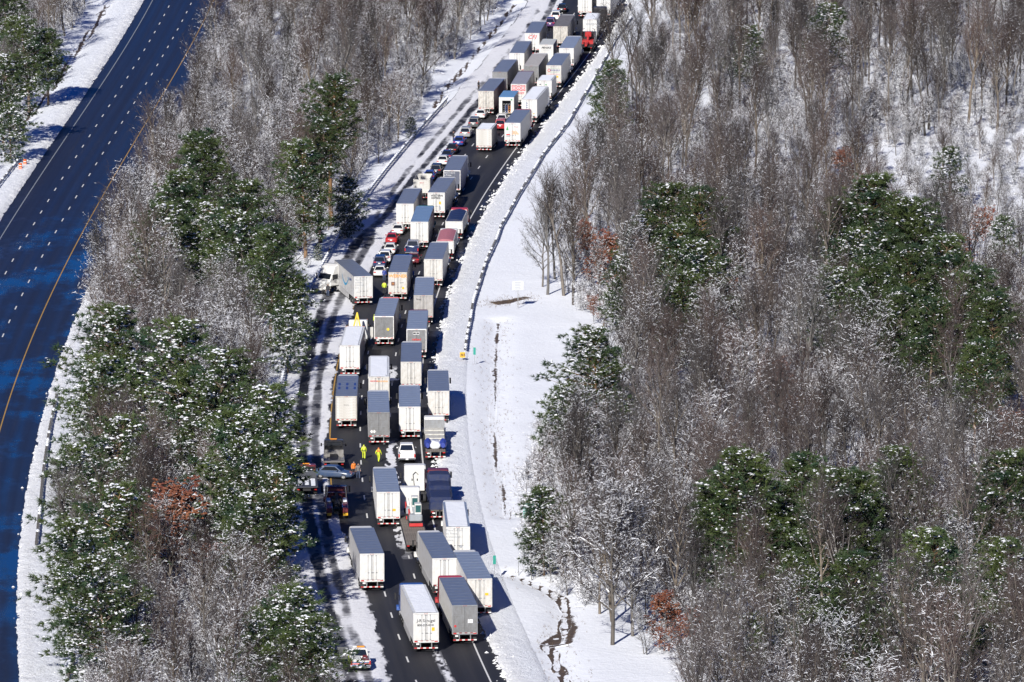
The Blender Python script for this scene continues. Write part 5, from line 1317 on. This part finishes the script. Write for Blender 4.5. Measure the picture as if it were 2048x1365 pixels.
# tow flatbeds and the heavy wrecker on the rutted shoulder
def rollback(X, Y, ang, label, mat, bed, tilt=0.0, L=6.4):
    o = root('flatbed_tow_truck', X, Y, ang, label, 'tow truck')
    b = part('bed', MB().box(-1.22, 1.22, 0, L, 0, .1).box(-1.25, -1.17, 0, L, .02, .22).box(1.17, 1.25, 0, L, .02, .22).box(-1.17, 1.17, L - .1, L, .1, .9).mesh('bed', [bed]), o, (0, 0, 1.02), (R(tilt), 0, 0))
    part('headboard_rack', MB().bar((-1.1, L, .9), (-1.1, L, 1.35), .05).bar((1.1, L, .9), (1.1, L, 1.35), .05).bar((-1.1, L, 1.35), (1.1, L, 1.35), .06).mesh('headboard_rack', [FRAME]), b)
    day_cab(o, L + .35, mat, 2.55, 1.12, 1.1)
    part('light_bar', MB().box(-.4, .4, -.1, .1, 0, .12, bev=.03).mesh('light_bar', [AMBER]), o, (0, L + .9, 2.56))
    dual_axles(o, (1.6,), .44); smalltail(o, 1.0, .8)
    part('frame_rails', MB().box(-.45, .45, .2, L + 2.0, .62, .98).mesh('frame_rails', [FRAME]), o)
    for s in (-1, 1): part('tool_box', MB().box(-.2, .2, 3.0, 4.4, .5, .98, bev=.03).mesh('tool_box', [CHROME]), o, (s * 1.0, 0, 0))
    return o
X, Y = cxy('rollback_x'); o = rollback(X, Y, -1.8, 'black flatbed tow truck with amber roof lights and grey bed', CABS['black'], paint('bed_grey', (.22, .21, .20), .6, .2, dirt=.2), -4)
X, Y = cxy('rollback_y'); o = rollback(X, Y, -2.4, 'dark maroon flatbed tow truck with snow-streaked bed at the tree line', CABS['maroon'], paint('bed_dark', (.05, .055, .07), .5, dirt=.2), 0)
part('bed_snow', MB().box(-1.0, -.5, 1.0, 5.6, 1.125, 1.16, bev=.01).box(-.2, .25, 1.4, 5.8, 1.125, 1.16, bev=.01).box(.5, 1.0, .8, 5.5, 1.125, 1.16, bev=.01).mesh('bed_snow', [SNOW]), o)
X, Y = cxy('wrecker'); o = root('heavy_wrecker', X, Y, -3.0, 'heavy maroon wrecker with chrome roll bar and yellow mud flaps', 'tow truck')
MR = CABS['maroon']
for s in (-1, 1):
    part('side_body', MB().prism([(0, .6), (0, 1.3), (1.6, 1.55), (4.6, 1.75), (4.6, .6)], s * .92 - .3, s * .92 + .3, 0, .04).mesh('side_body', [MR]), o)
    part('mud_flap', MB().box(-.26, .26, -.03, 0, .45, .75).mesh('mud_flap', [SIGNY]), o, (s * .92, -.02, 0))
    part('chrome_trim', MB().bar((s * .6, .1, 1.32), (s * .6, 4.5, 1.78), .06).bar((s * 1.2, .1, 1.2), (s * 1.2, 4.5, 1.6), .05).mesh('chrome_trim', [CHROME]), o)
    part('snow_patch', MB().box(s * .92 - .22, s * .92 + .22, 2.2, 4.2, 1.6, 1.78, bev=.05).mesh('snow_patch', [SNOW]), o)
part('boom', MB().box(-.3, .3, .6, 5.2, 1.3, 1.75, bev=.05).bar((0, .7, 1.6), (0, 4.8, 2.2), .2).mesh('boom', [FRAME]), o)
part('roll_bar', MB().bar((-1.1, 4.8, 1.6), (-1.0, 4.8, 3.0), .08).bar((1.1, 4.8, 1.6), (1.0, 4.8, 3.0), .08).bar((-1.0, 4.8, 3.0), (1.0, 4.8, 3.0), .08).bar((-1.0, 4.8, 2.3), (1.0, 4.8, 2.3), .05).mesh('roll_bar', [CHROME]), o)
part('light_bar', MB().box(-.5, .5, 5.7, 5.9, 2.92, 3.04, bev=.03).mesh('light_bar', [AMBER]), o)
dual_axles(o, (1.0, 2.3)); tractor(o, 5.2, MR, 2.9, False)
part('winch_deck', MB().box(-.6, .6, 3.0, 4.6, 1.3, 2.0, bev=.08).mesh('winch_deck', [FRAME]), o)

# ------------------------------------------------------------------ cars
def body_secs(S):
    out = []
    for y, w, zb, zt in S:
        out.append([(-w * .9, y, zb), (-w, y, zb + (zt - zb) * .3), (-w * .985, y, zb + (zt - zb) * .72), (-w * .9, y, zt - .02), (-w * .45, y, zt + .02), (w * .45, y, zt + .02), (w * .9, y, zt - .02), (w * .985, y, zb + (zt - zb) * .72), (w, y, zb + (zt - zb) * .3), (w * .9, y, zb)])
    return out
def inset(q, k, off):
    c = [sum(p[i] for p in q) / 4 for i in range(3)]
    a = Vector(q[1]) - Vector(q[0]); b = Vector(q[3]) - Vector(q[0]); n = a.cross(b).normalized() * off
    lo = [tuple(c[i] + (p[i] - c[i]) * k[0 if i < 2 else 1] + n[i] for i in range(3)) for p in q]
    hi = [tuple(v[i] + n[i] for i in range(3)) for v in lo]
    return MB().add(lo + hi, [(0, 1, 2, 3)[::-1], (4, 5, 6, 7), (0, 1, 5, 4), (1, 2, 6, 5), (2, 3, 7, 6), (3, 0, 4, 7)])
SHAPES = {
 'sedan': dict(L=4.75, W=.91, secs=[(0, .70, .35, .78), (.08, .82, .28, .95), (.5, .89, .22, 1.0), (1.2, .91, .2, .98), (3.2, .91, .2, .95), (4.1, .88, .22, .82), (4.6, .78, .28, .68), (4.75, .62, .34, .58)], gh=(.75, 3.45, 1.30, 2.75, .80, .60, .93, 1.44), wr=.33, ax=(.95, 3.75)),
 'suv': dict(L=4.7, W=.94, secs=[(0, .78, .40, .95), (.06, .88, .34, 1.1), (.4, .93, .28, 1.12), (1.2, .94, .26, 1.1), (3.2, .94, .26, 1.08), (4.1, .91, .28, .98), (4.55, .82, .32, .82), (4.7, .68, .4, .7)], gh=(.10, 3.5, .42, 2.75, .86, .68, 1.06, 1.72), wr=.37, ax=(.9, 3.7)),
 'pickup': dict(L=5.85, W=1.0, secs=[(2.25, .97, .45, 1.12), (2.3, 1.0, .40, 1.16), (4.2, 1.0, .40, 1.16), (5.2, .98, .42, 1.12), (5.7, .9, .45, .98), (5.85, .75, .5, .85)], gh=(2.28, 4.75, 2.5, 3.95, .92, .74, 1.12, 1.88), wr=.42, ax=(1.25, 4.75)),
}
def car(kind, X, Y, ang, mat, label, snow=False, name='car', cat='car', group='cars stopped in the queue', roofm=None, door=None):
    q = SHAPES[kind]; o = root(name, X, Y, ang, label, cat, group)
    part('body', cached(('cb', kind, mat.name), lambda: MB().loft(body_secs(q['secs'])).mesh('body', [mat], True)), o)
    y0b, y1b, y0t, y1t, wb, wt, zb, zt = q['gh']
    b = [(-wb, y0b, zb), (wb, y0b, zb), (wb, y1b, zb), (-wb, y1b, zb)]; t = [(-wt, y0t, zt), (wt, y0t, zt), (wt, y1t, zt), (-wt, y1t, zt)]
    part('greenhouse', cached(('gh', kind, mat.name), lambda: MB().loft([b, [tuple(p[i] * .15 + s[i] * .85 for i in range(3)) for p, s in zip(b, t)], t, [(x * .86, y + (.1 if k < 2 else -.12), z + .045) for k, (x, y, z) in enumerate(t)]]).mesh('greenhouse', [roofm or mat])), o)
    wins = {'rear_window': [b[0], b[1], t[1], t[0]], 'windshield': [b[2], b[3], t[3], t[2]]}
    for n, f in wins.items(): part(n, cached((n, kind), lambda: inset(f, (.86, .80), .007).mesh(n, [GLASS])), o)
    for f in ([b[1], b[2], t[2], t[1]], [b[3], b[0], t[0], t[3]]): part('side_window', cached(('sw2', kind, f[0][0] > 0), lambda: inset(f, (.84, .76), .007).mesh('side_window', [GLASS])), o)
    if kind == 'pickup':
        part('bed', cached(('bed', mat.name), lambda: MB().box(-1.0, -.9, .08, 2.25, .55, 1.16).box(.9, 1.0, .08, 2.25, .55, 1.16).box(-.9, .9, .08, 2.24, .62, .7).mesh('bed', [mat])), o)
        part('tailgate', cached(('tg', mat.name), lambda: MB().box(-.9, .9, .02, .1, .62, 1.15, bev=.02).mesh('tailgate', [mat])), o)
        part('rear_bumper', cached('rbump', lambda: MB().box(-.95, .95, -.12, .1, .42, .62, bev=.04).mesh('rear_bumper', [CHROME])), o)
        for s in (-1, 1): part('tail_light', cached('ptl', lambda: MB().box(-.075, .075, -.02, .06, .72, 1.12, bev=.01).mesh('tail_light', [RED])), o, (s * .925, 0, 0))
        for s in (-1, 1): part('wheel_arch', cached(('arch', mat.name), lambda: MB().box(-.12, .02, .75, 1.75, .7, .95, bev=.04).mesh('wheel_arch', [mat])), o, (s * .98 + (.1 if s < 0 else 0), 0, 0))
    else:
        zl = .78 if kind == 'sedan' else .98
        for s in (-1, 1): part('tail_light', cached(('ctl', kind), lambda: MB().box(-.19, .19, -.02, .14, -.07, .08, bev=.02).mesh('tail_light', [RED])), o, (s * .62, .0, zl))
        part('rear_bumper', cached(('crb', kind, mat.name), lambda: MB().box(-.8, .8, -.07, .2, .36, .56, bev=.05).mesh('rear_bumper', [mat])), o)
    part('licence_plate', cached('cplate', lambda: MB().box(-.16, .16, -.03, 0, -.08, .08).mesh('licence_plate', [PLATE])), o, (0, -.005 if kind != 'pickup' else -.11, .68 if kind == 'sedan' else .82 if kind == 'suv' else .53))
    for s in (-1, 1):
        part('headlight', cached('hl', lambda: MB().box(-.17, .17, -.1, .02, -.07, .07, bev=.02).mesh('headlight', [CHROME])), o, (s * .58, q['L'] - .03, .64 if kind == 'sedan' else .78))
        part('mirror', cached(('cmir', mat.name), lambda: MB().box(-.1, .1, -.06, .06, -.07, .07, bev=.02).mesh('mirror', [mat])), o, (s * (q['W'] + .08), y1b - .45, zb + .08))
        for y in q['ax']: wheel(o, s * (q['W'] - .13), y, q['wr'], .23)
    if snow: part('roof_snow', cached(('csnow', kind), lambda: MB().box(-wt * .85, wt * .85, y0t + .15, y1t - .1, zt + .03, zt + .1, bev=.03).mesh('roof_snow', [SNOW])), o)
    return o
CP = {k: paint('car_' + k, c, .22, dirt=0.05, spec=.6) for k, c in dict(white=(.66, .66, .65), black=(.014, .015, .018), grey=(.09, .095, .10), silver=(.30, .31, .32), blue=(.02, .05, .24), navy=(.012, .025, .09), red=(.36, .015, .02), purple=(.06, .02, .10), darkred=(.12, .012, .02), slate=(.05, .08, .15)).items()}
Q = [('black_top', 'sedan', 'black', 'black car with red tail lights at the top of the left lane'), ('white_suv_top', 'suv', 'white', 'white car just behind the black one at the top of the left lane'),
     ('purple', 'suv', 'purple', 'purple and red car just ahead of the CFI trailer'), ('white_sedan', 'sedan', 'white', 'white sedan at the head of the left lane car queue, right behind the cream trailer'),
     ('dark_suv', 'suv', 'grey', 'dark grey SUV second in the left lane car queue'), ('silver', 'suv', 'silver', 'silver wagon third in the left lane car queue'), ('blue_sedan', 'sedan', 'blue', 'blue sedan with someone standing at its left door'),
     ('dark_sedan', 'sedan', 'black', 'black sedan with red lights just behind the blue sedan'), ('navy', 'sedan', 'navy', 'navy car half hidden by the slate grey trailer'), ('pale', 'sedan', 'white', 'white car half hidden by the slate grey trailer'),
     ('black_suv', 'suv', 'black', 'black SUV beside the slate grey trailer, in front of the dump truck'), ('blue_pickup', 'sedan', 'blue', 'blue car squeezed just ahead of the cream dump truck'),
     ('white2', 'sedan', 'white', 'white sedan behind the open-backed truck'), ('red2', 'suv', 'red', 'bright red car behind the white sedan in the middle lane'),
     ('w_o', 'sedan', 'white', 'white car right behind the plain white trailer at the left snow edge'), ('red_p', 'sedan', 'red', 'red sedan in the left lane queue above the jackknifed truck'), ('white_q', 'sedan', 'white', 'white sedan with round red lights behind the red sedan'),
     ('white_r', 'suv', 'white', 'white SUV with dark glass in the left lane queue'), ('navy_s', 'suv', 'navy', 'navy SUV second from the tail of the left queue'), ('white_t', 'sedan', 'white', 'white car at the tail of the queue beside the jackknifed trailer'),
     ('navy_u', 'pickup', 'navy', 'navy pickup behind the blue-roofed trailer in the middle lane'), ('darkred_v', 'sedan', 'darkred', 'dark red car just ahead of the Werner truck')]
for k, sh_, c, lab in Q:
    X, Y = CARS[k]; Y += {'navy_u': -2.2, 'darkred_v': -3.0}.get(k, 0.0)
    car(sh_, X, Y, math.degrees(rc_ang(Y + 2)), CP[c], lab)
X, Y = CARS['pickup']; car('pickup', X, Y, -2.0, CP['white'], 'white pickup parked between two trailers beside the workers', name='pickup_truck', cat='pickup', group=None)
X, Y = CARS['blue_cross']; o = car('sedan', X - 2.1, 781.4, 106, CP['slate'], 'slate blue sedan turned across the shoulder between the tow trucks', name='car', group=None)
X, Y = CARS['responder']
o = car('pickup', X, Y, -5.0, CP['white'], 'striped responder pickup with amber lights and left door open at the bottom', name='pickup_truck', cat='pickup', group=None)
LIME = paint('hi_vis_lime', (.50, .62, .04), .6, dirt=.05)
part('light_bar', MB().box(-.6, -.2, -.12, .12, 0, .13, 1, bev=.03).box(-.18, .6, -.12, .12, 0, .13, 0, bev=.03).mesh('light_bar', [AMBER, PLATE]), o, (0, 3.2, 1.93))
part('tool_cover', MB().box(-.85, .05, .2, 2.1, .72, 1.28, bev=.03).mesh('tool_cover', [PLATE]), o)
part('tool_crate', MB().box(.2, .85, .3, 1.6, .72, 1.2, bev=.03).box(.3, .8, 1.65, 2.1, .72, 1.35, bev=.05).mesh('tool_crate', [CABS['maroon']]), o)
part('chevron_stripe', MB().box(-.88, .88, .005, .018, .66, .74, 1).box(-.88, .88, .005, .018, .78, .88, 0).box(-.88, .88, .005, .018, .92, 1.0, 1).mesh('chevron_stripe', [REDP, CABS['blue']]), o)
for s in (-1, 1): part('side_stripe', MB().box(-.01, .01, .1, 5.0, .85, .98).box(-.01, .01, 2.5, 4.6, 1.0, 1.06).mesh('side_stripe', [LIME]), o, (s * 1.006, 0, 0))
d = part('open_door', MB().box(0, .05, -1.1, 0, .5, 1.15, bev=.02).box(0, .05, -1.05, 0, 1.15, 1.75).mesh('open_door', [CP['grey']]), o, (-1.02, 4.35, 0), (0, 0, R(-98)))

# ------------------------------------------------------------------ guardrails and roadside furniture
def resample(pts, step):
    P = np.array(pts); d = np.r_[0, np.cumsum(np.hypot(*np.diff(P, axis=0).T))]; s = np.arange(0, d[-1], step)
    return np.stack([np.interp(s, d, P[:, 0]), np.interp(s, d, P[:, 1])], -1)
POSTM = paint('post_brown', (.05, .045, .045), .7, dirt=.2)
POST = MB().box(-.08, .08, -.07, .07, -.3, .78).box(-.09, .22, -.1, .1, .45, .76).mesh('post', [POSTM])
def cap(seed):
    rd = random.Random(seed); m = MB(); secs = []
    for i in range(6):
        y = -.5 + i * .2; w = .17 * math.sin(math.pi * (.14 + .72 * i / 5)) * rd.uniform(.8, 1.25); hh = .22 * math.sin(math.pi * (.15 + .7 * i / 5)) * rd.uniform(.8, 1.3)
        secs.append([(-w, y, 0), (-w * .8, y, hh * .6), (0, y, hh), (w * .8, y, hh * .6), (w, y, 0), (0, y, -.08)])
    return m.loft(secs).mesh('snow_cap', [SNOW], True)
CAPM = [cap(k) for k in range(5)]
def guardrail(pts, label, side=1, snow=0.8, buried=0.0):
    P = resample(pts, 1.905); z = grade(P[:, 1]) - buried
    o = newobj('guardrail', None); o.location = (P[0][0], P[0][1], float(z[0])); tag(o, label, 'guardrail')
    prof = [(0, .44), (.08, .5), (0, .58), (0, .62), (.08, .70), (0, .76), (-.03, .76), (.05, .70), (-.03, .62), (-.03, .58), (.05, .5), (-.03, .44)]
    V = []; t = np.gradient(P, axis=0); t /= np.linalg.norm(t, axis=1)[:, None]
    for (x, y), zz, (tx_, ty_) in zip(P, z, t):
        for a, b in prof: V.append((x + ty_ * (a * side + .2 * side) - P[0][0], y - tx_ * (a * side + .2 * side) - P[0][1], zz + b - z[0]))
    n = len(prof); Fc = [(i * n + k, i * n + (k + 1) % n, (i + 1) * n + (k + 1) % n, (i + 1) * n + k) for i in range(len(P) - 1) for k in range(n)]
    newobj('rail', mk('rail', V, Fc, STEEL), o)
    for i, ((x, y), zz, (tx_, ty_)) in enumerate(zip(P, z, t)):
        rz = -math.atan2(tx_, ty_) + (0 if side > 0 else math.pi); l = (x - P[0][0], y - P[0][1], zz - z[0])
        newobj('post', POST, o, l, (0, 0, rz))
        if rng.random() < snow:
            newobj('snow_cap', CAPM[i % 5], o, (l[0] + ty_ * .12 * side + tx_ * .95, l[1] - tx_ * .12 * side + ty_ * .95, l[2] + .76), (0, 0, rz)).scale = (1.25, rng.uniform(.9, 1.35), rng.uniform(.7, 1.2))
    return o
guardrail([(float(rc_x(y, -10.45)), y) for y in np.arange(690, 1141, 6.0)], 'snow-capped guardrail along the left shoulder by the median trees', 1, .92)
guardrail(GR, 'guardrail along the right edge of the ploughed bank above the field', -1, .6, .14)
guardrail(LRL, 'guardrail ending at orange barrels left of the empty road', 1, .6)
guardrail(LRR, 'short guardrail between the empty road and the median trees', -1, .35)
guardrail(LRB, 'snowy stub of guardrail at the bottom edge below the median trees', -1, .9)
GP = paint('sign_green', (.01, .26, .20), .5, dirt=.05)
def post_thing(name, x, y, label, cat): 
    o = newobj(name, None); o.location = (x, y, float(height(x, y))); return tag(o, label, cat)
x, y = SIGNS['yellow']; o = post_thing('object_marker', x, y, 'yellow striped marker at the lower end of the right guardrail', 'sign')
part('post', MB().box(-.04, .04, 0, .05, -.3, 1.2).mesh('post', [STEEL]), o); f = part('face', MB().box(-.34, .34, -.03, 0, .45, 1.15).mesh('face', [SIGNY]), o)
for k in (-1, 0, 1): part('stripe', MB().add([(-.07, 0, -.2), (.05, 0, -.2), (.12, 0, .2), (0, 0, .2)], [(0, 1, 2, 3)]).mesh('stripe', [BLACK]), f, (k * .2, -.034, .8))
for k, key in enumerate(('mile1', 'mile2')):
    x, y = SIGNS[key]; o = post_thing('mile_marker', x, y, ('narrow green marker post in the snow right of the yellow marker', 'narrow green marker post beside the nearest shoulder trailer')[k], 'sign')
    part('post', MB().box(-.03, .03, 0, .04, -.3, 2.2).mesh('post', [STEEL]), o); part('plate', MB().box(-.16, .16, -.03, 0, 1.3, 2.25).mesh('plate', [GP]), o)
x, y = SIGNS['pole']; o = post_thing('marker_pole', x, y, 'thin grey pole standing alone in the snow above the creek', 'pole'); part('rod', MB().bar((0, 0, -.3), (.02, 0, 2.2), .035).mesh('rod', [STEEL]), o); part('reflector', MB().box(-.05, .05, -.03, .0, 2.0, 2.15).mesh('reflector', [TAPEW]), o)
x, y = SIGNS['panel']; o = post_thing('panel_sign', x, y, 'pale square sign panel on a thin post in the snowy field', 'sign')
part('post', MB().box(-.05, .05, 0, .08, -.3, 2.6).mesh('post', [STEEL]), o); f = part('panel', MB().box(-.8, .8, -.04, 0, 2.5, 3.8, bev=.015).mesh('panel', [paint('panel_pale', (.50, .52, .54), .5, dirt=.05)]), o)
for k in range(5): part('faded_line', MB().box(-.4, .4 - .12 * (k % 2), -.052, -.042, 0, .07).mesh('faded_line', [LGREY]), f, (0, 0, 2.65 + k * .22))
x, y = SIGNS['green']; o = post_thing('green_sign', x, y, 'bright green road sign half hidden by snowy pine boughs', 'sign')
part('panel', MB().box(-1.1, 1.1, -.05, 0, 1.6, 3.2, bev=.02).mesh('panel', [GP]), o)
for s in (-1, 1): part('post', MB().box(-.06, .06, 0, .1, -.3, 3.0).mesh('post', [STEEL]), o, (s * .7, 0, 0))
OR = paint('barrel_orange', (.75, .12, .015), .5, dirt=.05)
for k, key in enumerate(('barrel1', 'barrel2')):
    x, y = SIGNS[key]; o = post_thing('traffic_barrel', x, y, ('orange and white barrel at the end of the far left guardrail, farther one', 'orange and white barrel at the end of the far left guardrail, nearer one')[k], 'barrel')
    part('drum', MB().cyl((0, 0, .55), .3, 1.1, 'z', 16, 0, .25).mesh('drum', [OR]), o)
    for z in (.35, .75): part('white_band', MB().cyl((0, 0, 0), .298 - z * .04, .13, 'z', 16).mesh('white_band', [TAPEW]), o, (0, 0, z))
    part('base', MB().cyl((0, 0, .05), .42, .1, 'z', 12).mesh('base', [RUBBER]), o)

# ------------------------------------------------------------------ people
SKIN = paint('skin', (.42, .25, .18), .6, dirt=0.0); HAIR = paint('hair_dark', (.03, .02, .015), .7, dirt=0.0); JEANS = paint('jeans', (.04, .06, .12), .8, dirt=.1); DARKC = paint('dark_clothes', (.02, .02, .025), .8, dirt=.1)
GREYC = paint('grey_hoodie', (.16, .15, .15), .8, dirt=.1); BOOT = paint('boots', (.02, .018, .015), .7, dirt=0.0); BLUEJ = paint('blue_jacket', (.015, .04, .26), .6, dirt=.05); HATW = paint('white_hat', (.7, .7, .7), .6, dirt=0.0); HVO = paint('hi_vis_orange', (.75, .20, .02), .6, dirt=.05); YEL = paint('hi_vis_suit', (.58, .68, .03), .6, dirt=.06)
def person(key, ang, label, top, legs, head=HAIR, pose='stand', h=1.76, face=SKIN):
    X, Y = PPL[key]; o = newobj('person', None); o.location = (X, Y, float(max(grade(Y), height(X, Y, False)) + .02)); o.rotation_euler = (0, 0, -R(ang)); tag(o, label, 'person')
    k = h / 1.76; st = {'stand': .06, 'walk': .22, 'stride': .3}[pose]; el = {'stand': .03, 'walk': .12, 'stride': .16}[pose]
    J = dict(pel=(0, 0, .95), wa=(0, .01, 1.12), ch=(0, .02, 1.36), nk=(0, .03, 1.52), hd=(0, .05, 1.64), tp=(0, .05, 1.74),
             hl=(-.11, 0, .90), kl=(-.13, st * .6 + .03, .49), al=(-.14, st - .04, .09), tl=(-.15, st + .13, .05), hr=(.11, 0, .90), kr=(.13, -st * .3 + .05, .49), ar=(.14, -st, .10 if pose == 'stand' else .13), tr=(.15, -st + .16, .05),
             sl=(-.19, .02, 1.43), el=(-.27, -.05 - el, 1.16), wl=(-.26, .09 - el, .92), fl=(-.25, .12 - el, .82), sr=(.19, .02, 1.43), er=(.27, -.05 + el, 1.16), wr=(.26, .12 + el, .93), fr=(.25, .16 + el, .83))
    E_ = [('pel', 'wa'), ('wa', 'ch'), ('ch', 'nk'), ('nk', 'hd'), ('hd', 'tp'), ('pel', 'hl'), ('hl', 'kl'), ('kl', 'al'), ('al', 'tl'), ('pel', 'hr'), ('hr', 'kr'), ('kr', 'ar'), ('ar', 'tr'), ('ch', 'sl'), ('sl', 'el'), ('el', 'wl'), ('wl', 'fl'), ('ch', 'sr'), ('sr', 'er'), ('er', 'wr'), ('wr', 'fr')]
    rad = dict(pel=.16, wa=.155, ch=.17, nk=.065, hd=.105, tp=.08, hl=.11, kl=.078, al=.06, tl=.05, hr=.11, kr=.078, ar=.06, tr=.05, sl=.085, el=.065, wl=.05, fl=.04, sr=.085, er=.065, wr=.05, fr=.04)
    names = list(J); me = bpy.data.meshes.new('body'); me.from_pydata([tuple(c * k for c in J[n]) for n in names], [(names.index(a), names.index(b)) for a, b in E_], [])
    ob = newobj('body', me, o); sm = ob.modifiers.new('skin', 'SKIN'); sm.use_smooth_shade = True
    if not me.skin_vertices: pass
    for i, n in enumerate(names):
        sv = me.skin_vertices[0].data[i]; r = rad[n] * k * (1.08 if n not in ('hd', 'tp', 'nk') else 1); sv.radius = (r, r * (.8 if n in ('pel', 'wa', 'ch') else 1)); sv.use_root = n == 'pel'
    ss = ob.modifiers.new('sub', 'SUBSURF'); ss.levels = 1; ss.render_levels = 1
    dg = bpy.context.evaluated_depsgraph_get(); m2 = bpy.data.meshes.new_from_object(ob.evaluated_get(dg)); m2.name = 'body'
    for m_ in (top, legs, face, head, BOOT): m2.materials.append(m_)
    mi = []
    for p in m2.polygons:
        x_, y_, z_ = [c / k for c in p.center]
        mi.append(3 if z_ > 1.70 or (z_ > 1.58 and y_ < .02) else 2 if z_ > 1.50 or (abs(x_) > .2 and z_ < .93 and z_ > .7) else 4 if z_ < .11 else 1 if z_ < .93 and abs(x_) < .24 else 0)
    m2.polygons.foreach_set('material_index', mi); ob.modifiers.clear(); ob.data = m2; bpy.data.meshes.remove(me)
    return o, k
o, k = person('lime1', 8, 'worker in full yellow-green suit walking beside the lane dashes', YEL, YEL, YEL, 'walk')
part('belt', MB().cyl((0, .01, 1.02), .185, .1, 'z', 12).mesh('belt', [DARKC]), o)
o, k = person('lime2', 25, 'worker in yellow suit with orange upper jacket behind the tall grey trailer', YEL, YEL, HVO, 'stride')
part('jacket_yoke', MB().cyl((0, .02, 1.38), .25, .2, 'z', 12, 0, .2).mesh('jacket_yoke', [HVO]), o)
person('orange', 160, 'person in an orange vest standing in shade near the tow trucks', HVO, DARKC)
person('grey', 175, 'person in a grey hoodie and jeans walking near the tow trucks', GREYC, JEANS, HAIR, 'walk', 1.82)
person('driver', 200, 'person in dark clothes and jeans below the jackknifed cab', DARKC, JEANS)
person('walk', 185, 'person in black walking along the snowy left shoulder', DARKC, DARKC, HAIR, 'walk', 1.8)
person('black', 150, 'person in black at the open door of the tow truck', DARKC, DARKC)
person('limehid', 90, 'lime-jacketed worker mostly hidden at the left of the grey-doored trailer', LIME, DARKC, LIME)
person('limejk', 20, 'person in a bright lime jacket standing left of the Werner trailer', LIME, DARKC, HAIR, 'stand', 1.82)
person('blue', 190, 'person in a blue jacket and white hat beside the last car in the queue', BLUEJ, JEANS, HATW)
person('far', 120, 'lone dark figure standing at the snow edge left of the grey trailer', DARKC, DARKC)
person('top1', 40, 'dark-clothed person farther right on the shoulder at the top edge', DARKC, DARKC, HAIR, 'walk')
person('top2', 30, 'dark-clothed person on the shoulder nearer the top right trailer', DARKC, DARKC)
person('bycar', 60, 'dark figure standing at the left side of the blue sedan', DARKC, DARKC)

# dead grass poking through the field snow
gt = TB(); rd_ = random.Random(9)
for k in range(900):
    dk = rd_.choice(('field', 'creek', 'culvert', 'field')); P_ = DITCHES[dk]; i_ = rd_.randrange(len(P_) - 1); t_ = rd_.random()
    x_ = P_[i_][0] + (P_[i_ + 1][0] - P_[i_][0]) * t_ + rd_.gauss(0, 1.3); y_ = P_[i_][1] + (P_[i_ + 1][1] - P_[i_][1]) * t_ + rd_.gauss(0, 2.0)
    z_ = float(height(x_, y_))
    for _ in range(3): gt.sliver((x_ + rd_.gauss(0, .06), y_ + rd_.gauss(0, .06), z_ - .02), (x_ + rd_.gauss(0, .15), y_ + rd_.gauss(0, .15), z_ + rd_.uniform(.15, .4)), .014)
struct(newobj('dead_grass', mk('dead_grass', gt.v, gt.f, paint('dry_grass', (.20, .14, .08), .8, dirt=.2))), 'stuff', 'dry brown grass stems poking through snow along the ditches', 'grass')
